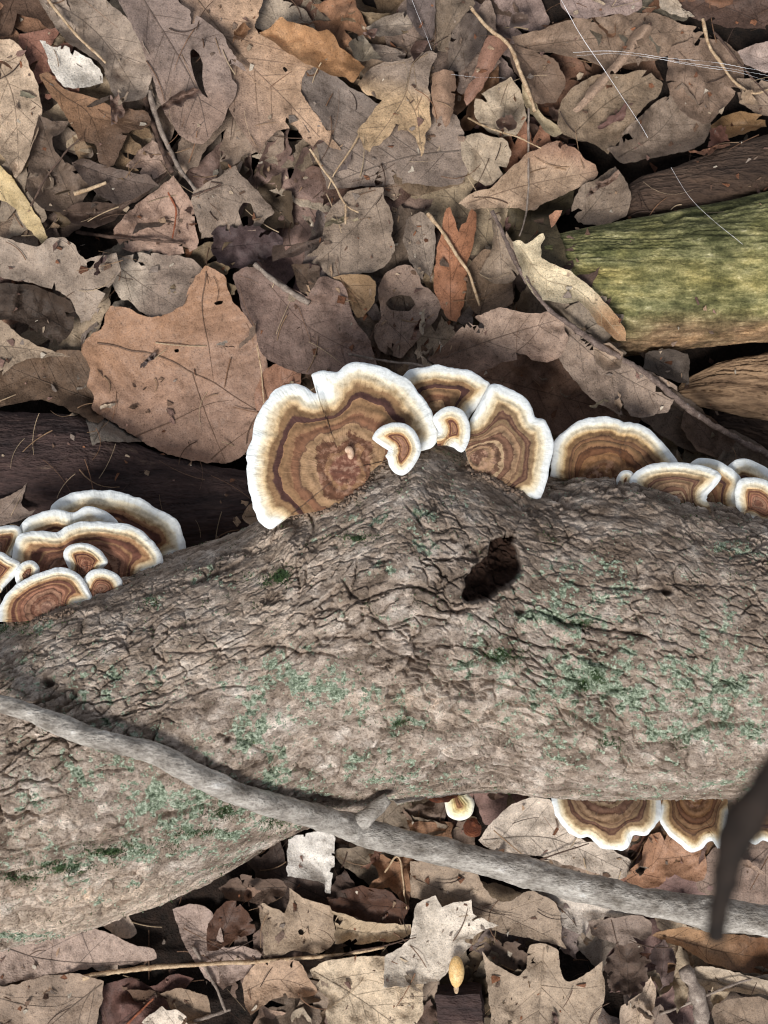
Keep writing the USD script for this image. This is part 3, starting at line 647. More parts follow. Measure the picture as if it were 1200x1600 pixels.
LOGV, LOGTOP = build_main_log()
_lv = LOGV[LOGTOP]
_lp = np.stack(project(_lv[:, 0], _lv[:, 1], _lv[:, 2]), 1)
LOGTREE = cKDTree(_lp)


def log_z(px, py):
    d, i = LOGTREE.query(np.stack([np.atleast_1d(px), np.atleast_1d(py)], 1), k=24)
    return np.quantile(_lv[i, 2], 0.7, axis=1)


# ------------------------------------------------------------------ height of everything lying on the ground, for draping
GX0, GY0, GS, GNX, GNY = -0.31, -0.37, 0.001, 620, 740
gx, gy = GX0 + (np.arange(GNX) + 0.5) * GS, GY0 + (np.arange(GNY) + 0.5) * GS
GXX, GYY = np.meshgrid(gx, gy, indexing='ij')
HM = -0.008 + 0.003 * fbm(np.stack([GXX, GYY, 0 * GXX], -1), 0.05, 3, 9)
IDM = np.full((GNX, GNY), -1, int)


def g_index(x, y):
    return np.clip(((x - GX0) / GS).astype(int), 0, GNX - 1), np.clip(((y - GY0) / GS).astype(int), 0, GNY - 1)


def h_at(x, y):
    i, j = g_index(np.asarray(x), np.asarray(y))
    return HM[i, j]


def raise_by_points(V):
    i, j = g_index(V[:, 0], V[:, 1])
    ok = (np.abs(V[:, 0]) < 0.3) & (np.abs(V[:, 1]) < 0.36)
    np.maximum.at(HM, (i[ok], j[ok]), V[ok, 2])


def wood(name, label, cat, top, bot, xa, xb, zc, m, seed, squash=0.9, amp=(2.0, 1.2, 0.8), taper=(0, 0), grain=(0.03, 0.0025), attrs=None, tilt=0.0, part='wood', shear=0.0, split=None, extra=None):
    P, D, A, (xs, yc, r) = log_base(top, bot, xa, xb, zc, 0.0008, squash)
    u = np.linspace(0, 1, P.shape[0])
    for end, w in ((0, taper[0]), (1, taper[1])):
        if w:
            e = np.clip((u if end == 0 else 1 - u) / w, 0, 1)
            fac = np.sqrt(np.clip(1 - (1 - e) ** 2, 0.12, 1))[:, None, None]
            c = np.stack([P[..., 0], np.broadcast_to(yc[:, None], P.shape[:2]), np.full(P.shape[:2], zc)], -1)
            P = c + (P - c) * fac
    if shear:
        P = P.copy()
        P[..., 0] += shear * ((yc + r)[:, None] - P[..., 1]) * np.clip(1 - 2 * u, 0, 1)[:, None]
    Q = np.stack([P[..., 0] - tilt * P[..., 1], A + tilt * P[..., 0], 0 * A], -1)
    mm = amp[0] * fbm(P, 0.03, 3, seed) + amp[1] * fbm(Q, (grain[0], grain[1] * 2.4, 1), 4, seed + 1)
    rid = 1 - np.abs(fbm(Q, (grain[0] * 1.2, grain[1], 1), 3, seed + 2))
    mm -= amp[2] * sstep(0.86, 1.0, rid) * 1.8
    mm += 0.35 * fbm(P, 0.0016, 3, seed + 3)
    px, py = project(P[..., 0], P[..., 1], P[..., 2])
    if split:
        d, _ = seg_dist(np.stack([px.ravel(), py.ravel()], 1), split)
        mm -= (4.5 * (1 - sstep(0.5, 5.0, d))).reshape(px.shape) * (P[..., 2] > zc - 0.01)
    if extra is not None:
        mm += extra(px, py) * (P[..., 2] > zc - 0.01)
    V = P + D * (mm * 0.001)[..., None]
    V[..., 2] += 0
    v, f = close_log(V)
    root = thing(name, label, cat, loc=(0, 0, zc))
    at = {}
    if attrs:
        for k, fn in attrs.items():
            a = fn(px, py, P)
            at[k] = np.r_[a.ravel(), a[0].mean(), a[-1].mean()]
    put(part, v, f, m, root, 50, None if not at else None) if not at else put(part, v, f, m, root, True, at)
    raise_by_points(v)
    return root, V


wood('rotten_branch', 'dark purple-brown rotten branch lying in shade behind the fallen log', 'branch',
     [(-160, 590), (-60, 622), (0, 640), (130, 652), (240, 703), (330, 730), (400, 736), (520, 770)], [(-160, 830), (-60, 800), (0, 800), (130, 830), (240, 870), (330, 890), (400, 900), (520, 930)],
     -150, 500, 0.008, 'dark_wood', 101, 0.8, (3.0, 3.0, 0.35), grain=(0.05, 0.004), tilt=0.3)
wood('rotten_branch', 'dark umber rotten branch flecked white, lying along the upper side of the green log', 'branch',
     [(955, 300), (985, 282), (1060, 262), (1133, 235), (1200, 216), (1340, 180)], [(955, 345), (985, 356), (1060, 350), (1133, 335), (1200, 312), (1340, 280)],
     962, 1330, 0.020, 'umber_wood', 111, 0.9, (2.0, 2.4, 0.4), taper=(0.12, 0), grain=(0.04, 0.003), tilt=-0.25)
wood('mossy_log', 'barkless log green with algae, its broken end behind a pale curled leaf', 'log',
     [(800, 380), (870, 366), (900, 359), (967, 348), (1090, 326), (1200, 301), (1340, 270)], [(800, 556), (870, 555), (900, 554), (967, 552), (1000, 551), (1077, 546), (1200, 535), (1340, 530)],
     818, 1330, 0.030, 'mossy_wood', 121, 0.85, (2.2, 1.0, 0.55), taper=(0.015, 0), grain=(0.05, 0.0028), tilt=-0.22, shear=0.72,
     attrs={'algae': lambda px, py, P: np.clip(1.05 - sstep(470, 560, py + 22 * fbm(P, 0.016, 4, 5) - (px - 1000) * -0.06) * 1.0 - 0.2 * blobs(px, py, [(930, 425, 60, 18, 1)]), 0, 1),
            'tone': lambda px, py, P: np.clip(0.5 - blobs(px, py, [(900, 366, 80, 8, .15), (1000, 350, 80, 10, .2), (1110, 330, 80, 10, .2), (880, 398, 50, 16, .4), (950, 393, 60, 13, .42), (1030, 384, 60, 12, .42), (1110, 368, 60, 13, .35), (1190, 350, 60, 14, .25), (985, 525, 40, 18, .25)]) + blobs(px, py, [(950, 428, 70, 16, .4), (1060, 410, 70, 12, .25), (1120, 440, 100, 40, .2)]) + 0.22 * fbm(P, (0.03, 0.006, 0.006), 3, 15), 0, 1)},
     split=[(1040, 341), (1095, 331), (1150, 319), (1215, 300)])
wood('weathered_stub', 'broken tawny slab of weathered wood below the green log', 'wood',
     [(1060, 600), (1090, 582), (1133, 566), (1200, 552), (1340, 530)], [(1060, 632), (1090, 636), (1133, 640), (1200, 648), (1340, 660)],
     1062, 1330, 0.014, 'orange_wood', 131, 0.4, (3.5, 2.2, 0.9), taper=(0.02, 0), grain=(0.035, 0.003), tilt=-0.18, shear=-0.5)
wood('weathered_stub', 'lower brown sliver of weathered wood under the tawny slab at the right edge', 'wood',
     [(1100, 640), (1140, 636), (1200, 640), (1340, 650)], [(1100, 668), (1140, 676), (1200, 704), (1340, 735)],
     1105, 1330, 0.008, 'umber_wood', 141, 0.4, (3.0, 2.2, 0.9), taper=(0.02, 0), grain=(0.035, 0.003), tilt=0.2, shear=0.6)

# ------------------------------------------------------------------ dead leaves: each one a thing, draped over what already lies there
LEAVES = []


def hmax_at(x, y):
    """Highest point within 1.5 mm."""
    return np.max([h_at(x + a * 0.0015, y + b * 0.0015) for a in (-1, 0, 1) for b in (-1, 0, 1)], axis=0)


def soften(poly, sharp=104, rounds=1):
    """Rounds the blunt corners of an outline and leaves its sharp tips."""
    p = np.asarray(poly, float)
    for _ in range(rounds):
        a, b = np.roll(p, 1, 0) - p, np.roll(p, -1, 0) - p
        ang = np.degrees(np.arccos(np.clip((a * b).sum(1) / (np.linalg.norm(a, axis=1) * np.linalg.norm(b, axis=1) + 1e-9), -1, 1)))
        out = []
        for k in range(len(p)):
            if ang[k] < sharp:
                out.append(p[k])
            else:
                out += [p[k] + 0.13 * a[k], p[k] + 0.13 * b[k]]
        p = np.array(out)
    return p


def rib_from(poly):
    p = np.asarray(poly, float)
    d = np.linalg.norm(p[:, None] - p[None], axis=2)
    i, j = np.unravel_index(d.argmax(), d.shape)
    a, b, c = p[i], p[j], p.mean(0)
    return [a * 0.96 + c * 0.04, 0.25 * a + 0.25 * b + 0.5 * c, b * 0.96 + c * 0.04]


def lay_leaf(name, poly, tint, label=None, group=None, rib=None, look='dry_leaf', seed=0, curl=3.0, fold=1.5, wave=2.5, crumple=0.6, q=75, tilt=(0, 0), tint2=None, blend=None, holes=(), step=1.6,
             veins=True, vein_tone=0.62, jag=1.0, lift=0.0, arch=0.0, key=None, spacing=36, soft=True, filler=False, forks=(), tears=None):
    """poly, rib, holes in photograph px. curl: how far the rim rises (mm); fold: along the midrib; wave and crumple: coarse and fine relief;
    arch: rolls the leaf down on both sides of its midrib; q: how stiffly it bridges what lies below; tilt: mm raised per 100 px east and north."""
    rng = np.random.default_rng(seed * 7919 + 13)
    if tears is None:
        tears = int(rng.integers(1, 4)) if rng.random() < 0.7 else 0
    P = soften(poly) if soft else np.asarray(poly, float)
    ring = np.vstack([P, P[:1]])
    s = np.r_[0, np.cumsum(np.linalg.norm(np.diff(ring, axis=0), axis=1))]
    px_step = step / 0.34
    n = max(14, int(s[-1] / (px_step * 0.62)))
    u = np.linspace(0, s[-1], n + 1)[:-1]
    u = np.unique(np.r_[u, s[:-1][np.linalg.norm(P - np.roll(P, 1, 0), axis=1) > px_step]])
    b = np.stack([np.interp(u, s, ring[:, 0]), np.interp(u, s, ring[:, 1])], 1)
    if jag:
        b = b + (6.0 if name == 'oval_leaf' else 2.5) * np.stack([fbm(np.c_[b, 0 * u], 38.0, 2, seed + 7), fbm(np.c_[b, 0 * u], 38.0, 2, seed + 57)], 1)
        b = b + jag * 2.8 * np.stack([fbm(np.c_[b, 0 * u], 9.0, 3, seed), fbm(np.c_[b, 0 * u], 9.0, 3, seed + 50)], 1)
    poly_s = Polygon(b).buffer(0)
    for _ in range(tears):                       # splits and nibbled bits along the rim
        k_ = rng.integers(len(b))
        inw = np.array(poly_s.centroid.coords[0]) - b[k_]
        Ld = np.hypot(*inw) + 1e-6
        inw = inw / Ld
        nr = np.array([-inw[1], inw[0]])
        dpth, w_ = Ld * rng.uniform(0.12, 0.45), rng.uniform(2, 7)
        kink = nr * rng.normal(0, 4)
        w1_ = Polygon([b[k_] - inw * 12 - nr * w_ * 1.4, b[k_] + inw * dpth * 0.5 - nr * w_ * 0.5 + kink, b[k_] + inw * dpth, b[k_] + inw * dpth * 0.5 + nr * w_ * 0.5 + kink, b[k_] - inw * 12 + nr * w_ * 1.4]).buffer(0)
        cut_ = poly_s.difference(w1_)
        if cut_.geom_type == 'Polygon':
            poly_s = cut_
    if poly_s.geom_type != 'Polygon':
        poly_s = max(poly_s.geoms, key=lambda g: g.area)
    b = np.array(poly_s.exterior.coords)[:-1]
    rings = [b]
    for h in holes:
        hp = soften(h, 60, 1) if len(h) > 3 else np.array(h, float)
        hh = smooth_path(np.vstack([hp, hp[:1]]), px_step * 0.5)[:-1]
        poly_s = poly_s.difference(Polygon(hh).buffer(0))
        rings.append(hh)
    if poly_s.geom_type != 'Polygon':
        poly_s = max(poly_s.geoms, key=lambda g: g.area)
    x0, y0, x1, y1 = poly_s.bounds
    hx, hy = np.meshgrid(np.arange(x0, x1, px_step), np.arange(y0, y1, px_step * 0.87))
    hx = hx + (np.arange(hx.shape[0]) % 2)[:, None] * px_step / 2
    inner = np.stack([hx.ravel(), hy.ravel()], 1) + rng.normal(0, 0.13 * px_step, (hx.size, 2))
    inside = shapely.contains_xy(poly_s.buffer(-px_step * 0.42), inner[:, 0], inner[:, 1])
    pts = np.vstack(rings + [inner[inside]])
    tri = Delaunay(pts)
    f = tri.simplices
    cen = pts[f].mean(1)
    f = f[shapely.contains_xy(poly_s, cen[:, 0], cen[:, 1])]
    a, bb, c = pts[f[:, 0]], pts[f[:, 1]], pts[f[:, 2]]
    cr = (bb[:, 0] - a[:, 0]) * (c[:, 1] - a[:, 1]) - (bb[:, 1] - a[:, 1]) * (c[:, 0] - a[:, 0])
    f = f[np.abs(cr) > 1e-6]
    cr = cr[np.abs(cr) > 1e-6]
    f[cr > 0] = f[cr > 0][:, ::-1]             # px y runs down: this faces up in the world
    used = np.unique(f)
    remap = np.full(len(pts), -1)
    remap[used] = np.arange(len(used))
    pts, f = pts[used], remap[f]
    rib = smooth_path(rib if rib is not None else rib_from(b), 3.0)
    # ---- shape
    d_edge = shapely.distance(poly_s.exterior, shapely.points(pts)) * 0.34
    d_rib, at = seg_dist(pts, rib)
    d_rib *= 0.34
    half = max(d_rib.max(), 4.0)
    p3 = np.c_[pts * 0.34, np.full(len(pts), seed * 11.0)]
    z = 1.8 * wave * fbm(p3, 26.0, 3, seed % 17) + 2.5 * crumple * fbm(p3, 7.5, 4, seed % 13 + 20) + 0.4 * fbm(p3, 2.6, 2, seed % 11 + 40)
    z += crumple * 1.6 * (0.35 - np.abs(fbm(p3, 13.0, 3, seed % 15 + 33)))        # creases
    z += fold * (d_rib / half) * 2.0
    z -= arch * (d_rib / half) ** 2
    rim = np.clip(1 - d_edge / (0.45 * half + 2), 0, 1) ** 2
    z += 2.3 * curl * rim * np.clip(0.45 + 1.0 * fbm(p3, 22.0, 2, seed % 19 + 60), -0.4, 1.4)
    z += 0.22 * np.cos(at * 0.34 * 1.4 - d_rib * 1.0) * np.clip(d_rib / 3, 0, 1) * (1 if veins else 0)    # the blade bulges between its side veins
    c0 = pts.mean(0)
    if not filler and not any(tilt):
        tilt = tuple(rng.normal(0, 2.2, 2) + [0, 1.0])
    z += (pts[:, 0] - c0[0]) / 100 * tilt[0] + (c0[1] - pts[:, 1]) / 100 * tilt[1]
    z = (z + lift) * 0.001
    x, y = unproject(pts[:, 0], pts[:, 1], 0.02)
    H = hmax_at(x, y)
    off = np.percentile(H - z, min(98, q + 9))
    zt = z + off
    zz = np.maximum(zt, H + 0.0004)
    e = np.unique(np.sort(np.vstack([f[:, :2], f[:, 1:], f[:, ::2]]), 1), axis=0)
    from scipy.sparse import coo_matrix
    m = coo_matrix((np.ones(2 * len(e)), (np.r_[e[:, 0], e[:, 1]], np.r_[e[:, 1], e[:, 0]])), shape=(len(pts), len(pts))).tocsr()
    deg = np.maximum(np.asarray(m.sum(1)).ravel(), 1)
    ex = zz - zt
    for _ in range(9):
        ex = np.maximum(0.5 * ex + 0.5 * (m @ ex) / deg, H + 0.0004 - zt)
    for _ in range(3):
        ex = 0.5 * ex + 0.5 * (m @ ex) / deg
    zz = np.maximum(zt + np.maximum(ex, 0), H + 0.0002)
    # ---- into the height map
    wx, wy = unproject(pts[:, 0], pts[:, 1], zz)
    i0, j0 = g_index(wx.min(), wy.min())
    i1, j1 = g_index(wx.max(), wy.max())
    sx, sy = GXX[i0:i1 + 1, j0:j1 + 1], GYY[i0:i1 + 1, j0:j1 + 1]
    me = len(LEAVES)
    if sx.size:
        qx, qy = project(sx, sy, zz.mean())
        zi = LinearNDInterpolator(pts, zz)(qx, qy)
        ok = np.isfinite(zi) & shapely.contains_xy(poly_s, qx.ravel(), qy.ravel()).reshape(qx.shape)
        hm = HM[i0:i1 + 1, j0:j1 + 1]
        ok &= np.nan_to_num(zi, nan=-1) + 0.0015 > hm
        hm[ok] = np.maximum(hm[ok], zi[ok])
        IDM[i0:i1 + 1, j0:j1 + 1][ok] = me
    # ---- colour: the leaf's own, its second colour where it is two-toned, and blotches
    grey = lambda c: (lambda q: 0.62 * q + 0.38 * (q @ [0.3, 0.55, 0.15]) * np.array([1.10, 0.98, 0.88]))(np.asarray(c, float))  # noqa: E731
    t1 = lin(grey(tint))
    t1 = t1 * 0.98
    col = np.tile(t1, (len(pts), 1))
    if tint2 is not None:
        (ax_, ay_), (bx_, by_) = blend
        dv = np.array([bx_ - ax_, by_ - ay_], float)
        w = sstep(0, 1, ((pts - [ax_, ay_]) @ dv) / (dv @ dv) + 0.25 * fbm(p3, 12.0, 3, 71))
        col = col * (1 - w[:, None]) + 0.98 * lin(grey(tint2)) * w[:, None]
    blot = fbm(p3, 11.0, 3, seed % 23 + 80)
    col = col * (1 + 0.16 * blot[:, None] * [1, 1.05, 1.1]) * (1 + 0.10 * np.exp(-d_edge / 2.0)[:, None] * fbm(p3, 20, 2, 90)[:, None])
    vl = []
    if veins:
        L = np.r_[0, np.cumsum(np.linalg.norm(np.diff(rib, axis=0), axis=1))]
        tang = np.gradient(rib, axis=0)
        tang /= np.linalg.norm(tang, axis=1, keepdims=True) + 1e-9
        for side in (-1, 1):
            pos = L[-1] * 0.10 + rng.uniform(0, spacing * 0.5)
            while pos < L[-1] * 0.9:
                k = min(np.searchsorted(L, pos), len(rib) - 1)
                a_ = math.radians(rng.uniform(40, 56)) * side
                ca, sa = math.cos(a_), math.sin(a_)
                d0 = np.array([tang[k, 0] * ca - tang[k, 1] * sa, tang[k, 0] * sa + tang[k, 1] * ca])
                ray = LineString([rib[k], rib[k] + d0 * 400]).intersection(poly_s)
                if not ray.is_empty:
                    g = ray if ray.geom_type == 'LineString' else min(ray.geoms, key=lambda g_: g_.distance(Point(rib[k])))
                    if g.distance(Point(rib[k])) < 6 and g.length > 14:
                        ln = g.length * 0.93
                        tt = np.linspace(0, 1, max(4, int(ln / 6)))[:, None]
                        bend = np.array([tang[k]]) * (tt**2) * ln * 0.12
                        vl.append((rib[k] + d0 * tt * ln + bend, 0.30))
                pos += spacing * rng.uniform(0.75, 1.3)
        for fk in forks:
            vl.append((smooth_path(fk, 5.0), 0.42))
    LEAVES.append(dict(name=name, label=label, group=group, look=look, pts=pts, z=zz, f=f, col=col, rib=rib if veins is not None else None, side=vl, tone=vein_tone, poly=poly_s, filler=filler, key=key,
                       cen=np.array(poly_s.representative_point().coords[0]), size=math.sqrt(poly_s.area)))
    return me


def emit_leaf(r):
    pts, z, f = r['pts'], r['z'], r['f']
    x, y = unproject(pts[:, 0], pts[:, 1], z)
    top = np.stack([x, y, z], 1)
    low = top - [0, 0, 0.00025]
    n = len(top)
    e = np.vstack([f[:, [0, 1]], f[:, [1, 2]], f[:, [2, 0]]])
    key = np.sort(e, 1)
    _, inv, cnt = np.unique(key, axis=0, return_inverse=True, return_counts=True)
    rim = e[cnt[inv.ravel()] == 1]
    a, b = rim[:, 0], rim[:, 1]
    k = np.arange(len(rim))
    v = np.vstack([top, low, top[a], top[b], low[a], low[b]])
    o = 2 * n + np.arange(4)[:, None] * len(rim) + k
    ff = np.vstack([f, f[:, ::-1] + n, np.stack([o[0], o[2], o[1]], 1), np.stack([o[1], o[2], o[3]], 1)])
    col = np.vstack([r['col'], r['col'] * 0.94, r['col'][a], r['col'][b], r['col'][a], r['col'][b]])
    root = thing(r['name'], r['label'], 'leaf', r['group'], loc=(x.mean(), y.mean(), z.min()))
    put('blade', v, ff, r['look'], root, True, {'tint': col})
    if r['rib'] is None:
        return root
    zi = LinearNDInterpolator(pts, z)

    def on(line, r0, r1):
        zz = zi(line[:, 0], line[:, 1])
        ok = np.isfinite(zz) & shapely.contains_xy(r['poly'], line[:, 0], line[:, 1])
        if ok.sum() < 3:
            return None
        # the longest run that lies on the blade
        idx = np.nonzero(ok)[0]
        runs = np.split(idx, np.nonzero(np.diff(idx) > 1)[0] + 1)
        run = max(runs, key=len)
        if len(run) < 3:
            return None
        line, zz = line[run], zz[run]
        X, Y = unproject(line[:, 0], line[:, 1], zz)
        t = np.linspace(0, 1, len(run))
        return tube(np.stack([X, Y, zz + 0.00006], 1), (r0 + (r1 - r0) * t) * 1e-3, 5, 0.75)

    vt = np.clip(r['col'].mean(0) * r['tone'], 0, 0.9)
    sc = np.clip(r['size'] / 170, 0.5, 1.15)
    m = on(r['rib'], 0.55 * sc, 0.22 * sc)
    if m is not None:
        put('midrib', *m, 'smooth_leaf', root, True, {'tint': np.tile(vt, (len(m[0]), 1))})
    sv = [g for g in (on(l, w * sc, 0.10) for l, w in r['side']) if g is not None]
    if sv:
        v, f2 = join(sv)
        put('side_veins', v, f2, 'smooth_leaf', root, True, {'tint': np.tile(vt, (len(v), 1))})
    return root


# ---- outlines for the loose litter below the leaves that were traced
def oak_outline(rng, L, lobes, pointed):
    """Half outlines of lobes and sinuses along a midrib of length L (px), joined at the tip."""
    W = L * rng.uniform(0.32, 0.46)
    left, right = [], []
    for side, out in ((-1, left), (1, right)):
        out.append((side * 2.0, 0.0))
        out.append((side * W * 0.16, L * 0.06))
        for i in range(lobes):
            t = (i + 0.55) / (lobes + 0.35)
            prof = math.sin(math.pi * min(1, 0.22 + t * 0.72)) ** 0.7
            yt = L * (0.12 + 0.80 * t)
            tip = W * prof * rng.uniform(0.85, 1.15)
            up = L * 0.10
            if pointed:
                out += [(side * tip * 0.72, yt - L * 0.030), (side * tip * 0.80, yt + up * 0.15), (side * tip, yt + up * 0.65), (side * tip * 0.78, yt + up * 0.75), (side * tip * 0.70, yt + up * 1.05), (side * tip * 0.52, yt + up * 0.85)]
            else:
                out += [(side * tip * 0.8, yt - L * 0.04), (side * tip, yt + up * 0.2), (side * tip * 0.97, yt + up * 0.6), (side * tip * 0.72, yt + up * 0.8)]
            out.append((side * W * rng.uniform(0.12, 0.24) * (1.1 if i < lobes - 1 else 0.8), min(L * 0.93, yt + L * 0.115)))
        out.append((side * W * 0.16, L * 0.95))
    return np.array(left + [(0.0, L)] + right[::-1])


def oval_outline(rng, L):
    W = L * rng.uniform(0.20, 0.32)
    t = np.linspace(0, 1, 22)
    prof = np.sin(np.pi * t**rng.uniform(0.75, 1.05)) ** 0.85
    teeth = 1 + 0.05 * (np.arange(22) % 2)
    h = W * prof * teeth
    return np.vstack([np.c_[-h, t * L], np.c_[h[::-1], t[::-1] * L][1:-1]])


def scrap_outline(rng, L):
    n = rng.integers(6, 10)
    a = np.sort(rng.uniform(0, 2 * np.pi, n)) + rng.uniform(0, 1)
    r = L * 0.5 * rng.uniform(0.5, 1.1, n)
    return np.c_[r * np.cos(a), r * np.sin(a) * rng.uniform(0.5, 0.9) + L / 2]


def shred_outline(rng, L):
    t = np.linspace(0, 1, 8)
    w = L * rng.uniform(0.06, 0.13) * (0.5 + rng.uniform(0.2, 1.0, 8)) * np.sin(np.pi * (0.12 + 0.76 * t))
    sw = L * 0.12 * np.cumsum(rng.normal(0, 0.4, 8))
    return np.vstack([np.c_[sw - w, t * L], np.c_[(sw + w)[::-1], t[::-1] * L]])


TONES = [('grey-brown', (132, 112, 98)), ('tan', (162, 136, 112)), ('dark brown', (92, 70, 58)), ('mauve-brown', (132, 104, 94)), ('russet', (142, 96, 70)), ('pale buff', (182, 162, 140)), ('grey', (142, 128, 118)),
         ('chestnut', (116, 78, 58)), ('dull brown', (118, 94, 78)), ('bleached', (196, 184, 168))]


def under_log(px, py):
    t = np.interp(px, [p[0] for p in LOG_TOP], [p[1] for p in LOG_TOP])
    b = np.interp(px, [p[0] for p in LOG_BOT], [p[1] for p in LOG_BOT])
    return t + 75 < py < b - 60


KEEP_CLEAR = [Polygon([(-120, 650), (130, 650), (240, 705), (400, 735), (400, 860), (-120, 970)]), Polygon([(150, 1440), (240, 1395), (330, 1370), (330, 1440), (240, 1485)]), Polygon([(852, 368), (980, 280), (1340, 180), (1340, 720), (1150, 700), (1060, 640), (980, 550)])]


def filler(count, seed, kind, size, q):
    rng = np.random.default_rng(seed)
    made = 0
    while made < count:
        cx, cy = rng.uniform(-110, 1310), rng.uniform(-110, 1710)
        if under_log(cx, cy):
            continue
        L = rng.uniform(*size)
        kd = kind if isinstance(kind, str) else kind[rng.integers(len(kind))]
        o = {'oak': lambda: oak_outline(rng, L, rng.integers(3, 5), True), 'white': lambda: oak_outline(rng, L, rng.integers(3, 5), False), 'oval': lambda: oval_outline(rng, L * 0.8), 'scrap': lambda: scrap_outline(rng, L), 'shred': lambda: shred_outline(rng, L)}[kd]()
        a = rng.uniform(0, 2 * np.pi)
        R = np.array([[math.cos(a), -math.sin(a)], [math.sin(a), math.cos(a)]])
        bend = rng.uniform(-0.25, 0.25)
        o = o + np.c_[bend * (o[:, 1] - L / 2) ** 2 / L, 0 * o[:, 1]]
        off = np.array([0, L / 2])
        poly = (o - off) @ R.T + [cx, cy]
        pg = Polygon(poly).buffer(0)
        if any(pg.intersection(k_).area > 0.1 * pg.area for k_ in KEEP_CLEAR):
            continue
        ys = np.linspace(0.02, 0.97, 7)[:, None] * L * (0.8 if kd == 'oval' else 1)
        rib = (np.c_[bend * (ys - L / 2) ** 2 / L, ys] - off) @ R.T + [cx, cy]
        tone, c = TONES[rng.choice(len(TONES), p=[.17, .14, .13, .13, .06, .08, .11, .06, .09, .03])]
        c = np.clip(np.array(c) * rng.uniform(0.86, 1.12) + rng.normal(0, 4, 3), 20, 235)
        curly = rng.random()
        lay_leaf('leaf_scrap' if kd in ('scrap', 'shred') else 'oval_leaf' if kd == 'oval' else 'oak_leaf', poly, c, rib=rib, seed=seed * 1000 + made, look='bleached_leaf' if tone == 'bleached' else 'dry_leaf',
                 curl=rng.uniform(1, 6) if curly > 0.3 else rng.uniform(7, 12), fold=rng.uniform(-3, 3.5) if rng.random() < 0.6 else rng.uniform(4, 9), wave=rng.uniform(1.5, 4.5), crumple=rng.uniform(0.3, 1.3), q=q, step=2.2 if L > 90 else 1.7,
                 tilt=tuple(rng.normal(0, 4.0, 2)), vein_tone=rng.choice([0.62, 0.7, 1.15]), veins=(L > 60) or None, filler=(tone, kd, L), jag=1.3, soft=kd not in ('scrap', 'shred'), tears=int(rng.integers(0, 5)), lift=rng.uniform(0, 1.5))
        made += 1


filler(104, 3, ('oak', 'oak', 'oak', 'white'), (170, 330), 45)
filler(76, 4, ('oak', 'scrap', 'oak', 'white', 'oak', 'shred'), (100, 220), 62)

# ------------------------------------------------------------------ the leaves that can be told apart, lowest first (outlines in photograph px)
def T(label, poly, tint, name='oak_leaf', **k):
    k.setdefault('seed', 500 + len(LEAVES))
    return lay_leaf(name, poly, tint, label, **k)


# upper left
T('grey flat leaf lying under the two tan oak leaves at the top centre', [(470, 100), (520, 112), (556, 140), (590, 165), (640, 160), (700, 175), (714, 184), (725, 217), (731, 262), (716, 286), (690, 292), (640, 286), (600, 289), (540, 293), (510, 293), (500, 250), (470, 170)],
  (140, 123, 112), rib=[(722, 235), (640, 245), (560, 270), (512, 290)], curl=2.5, wave=2, name='oval_leaf', tint2=(116, 104, 98), blend=((600, 250), (530, 130)))
T('broad grey leaf with a ragged lower edge, right of the dark purple leaf', [(467, 407), (503, 380), (510, 340), (525, 318), (545, 296), (600, 292), (604, 318), (613, 343), (610, 367), (618, 390), (603, 417), (587, 427), (553, 428), (527, 430), (517, 437), (500, 413)],
  (146, 128, 112), rib=[(600, 300), (560, 350), (500, 408)], wave=2.5, curl=3, crumple=0.5, name='oval_leaf', tilt=(0, 2))
T('pale mottled leaf standing at the left edge', [(-30, 60), (0, 64), (20, 60), (40, 87), (60, 143), (68, 173), (60, 200), (40, 250), (27, 277), (0, 232), (-30, 200)], (188, 164, 138), rib=[(-20, 70), (20, 150), (30, 265)], wave=3, crumple=0.9, curl=4, look='bleached_leaf', name='oval_leaf', vein_tone=0.55)
T('yellow narrow leaf strip at the left edge', [(-20, 250), (0, 256), (20, 277), (37, 310), (60, 337), (73, 367), (67, 382), (43, 355), (23, 327), (0, 312), (-20, 300)], (196, 172, 116), rib=[(-15, 275), (20, 303), (68, 374)], arch=4, curl=0, name='oval_leaf', veins=None, look='smooth_leaf')
T('dark cupped leaf below the pale leaf, left of the russet oak leaf', [(60, 180), (85, 190), (108, 190), (100, 205), (80, 215), (85, 240), (120, 262), (150, 280), (120, 330), (70, 330), (40, 300), (45, 240)], (112, 92, 78), wave=5, curl=6)
T('russet oak leaf with a strong midrib below the crinkled grey-white leaf', [(60, 118), (75, 112), (100, 141), (143, 150), (177, 167), (230, 173), (236, 193), (222, 203), (205, 203), (190, 230), (180, 257), (165, 262), (155, 255), (150, 225), (127, 220), (108, 190), (92, 165), (78, 150)],
  (146, 102, 68), rib=[(66, 120), (100, 150), (140, 180), (165, 250)], fold=-2, wave=2, curl=3, tint2=(104, 76, 58), blend=((120, 160), (170, 240)), q=88, lift=2)
T('bluish-white torn leaf piece at the upper left', [(60, 57), (82, 74), (100, 70), (143, 92), (160, 115), (163, 130), (127, 139), (100, 136), (80, 110)], (202, 204, 200), name='leaf_scrap', look='bleached_leaf', wave=2, curl=2, veins=None, q=88)
T('crinkled grey leaf overlapping the large mauve oak leaf', [(45, -20), (150, -20), (187, 20), (213, 43), (232, 75), (240, 110), (230, 147), (210, 160), (187, 163), (165, 120), (155, 100), (120, 75), (100, 68), (85, 40)], (158, 142, 128), rib=[(60, -10), (150, 50), (215, 145)], crumple=2.4, wave=3.5, curl=5,
  q=85, name='oval_leaf', step=1.8)
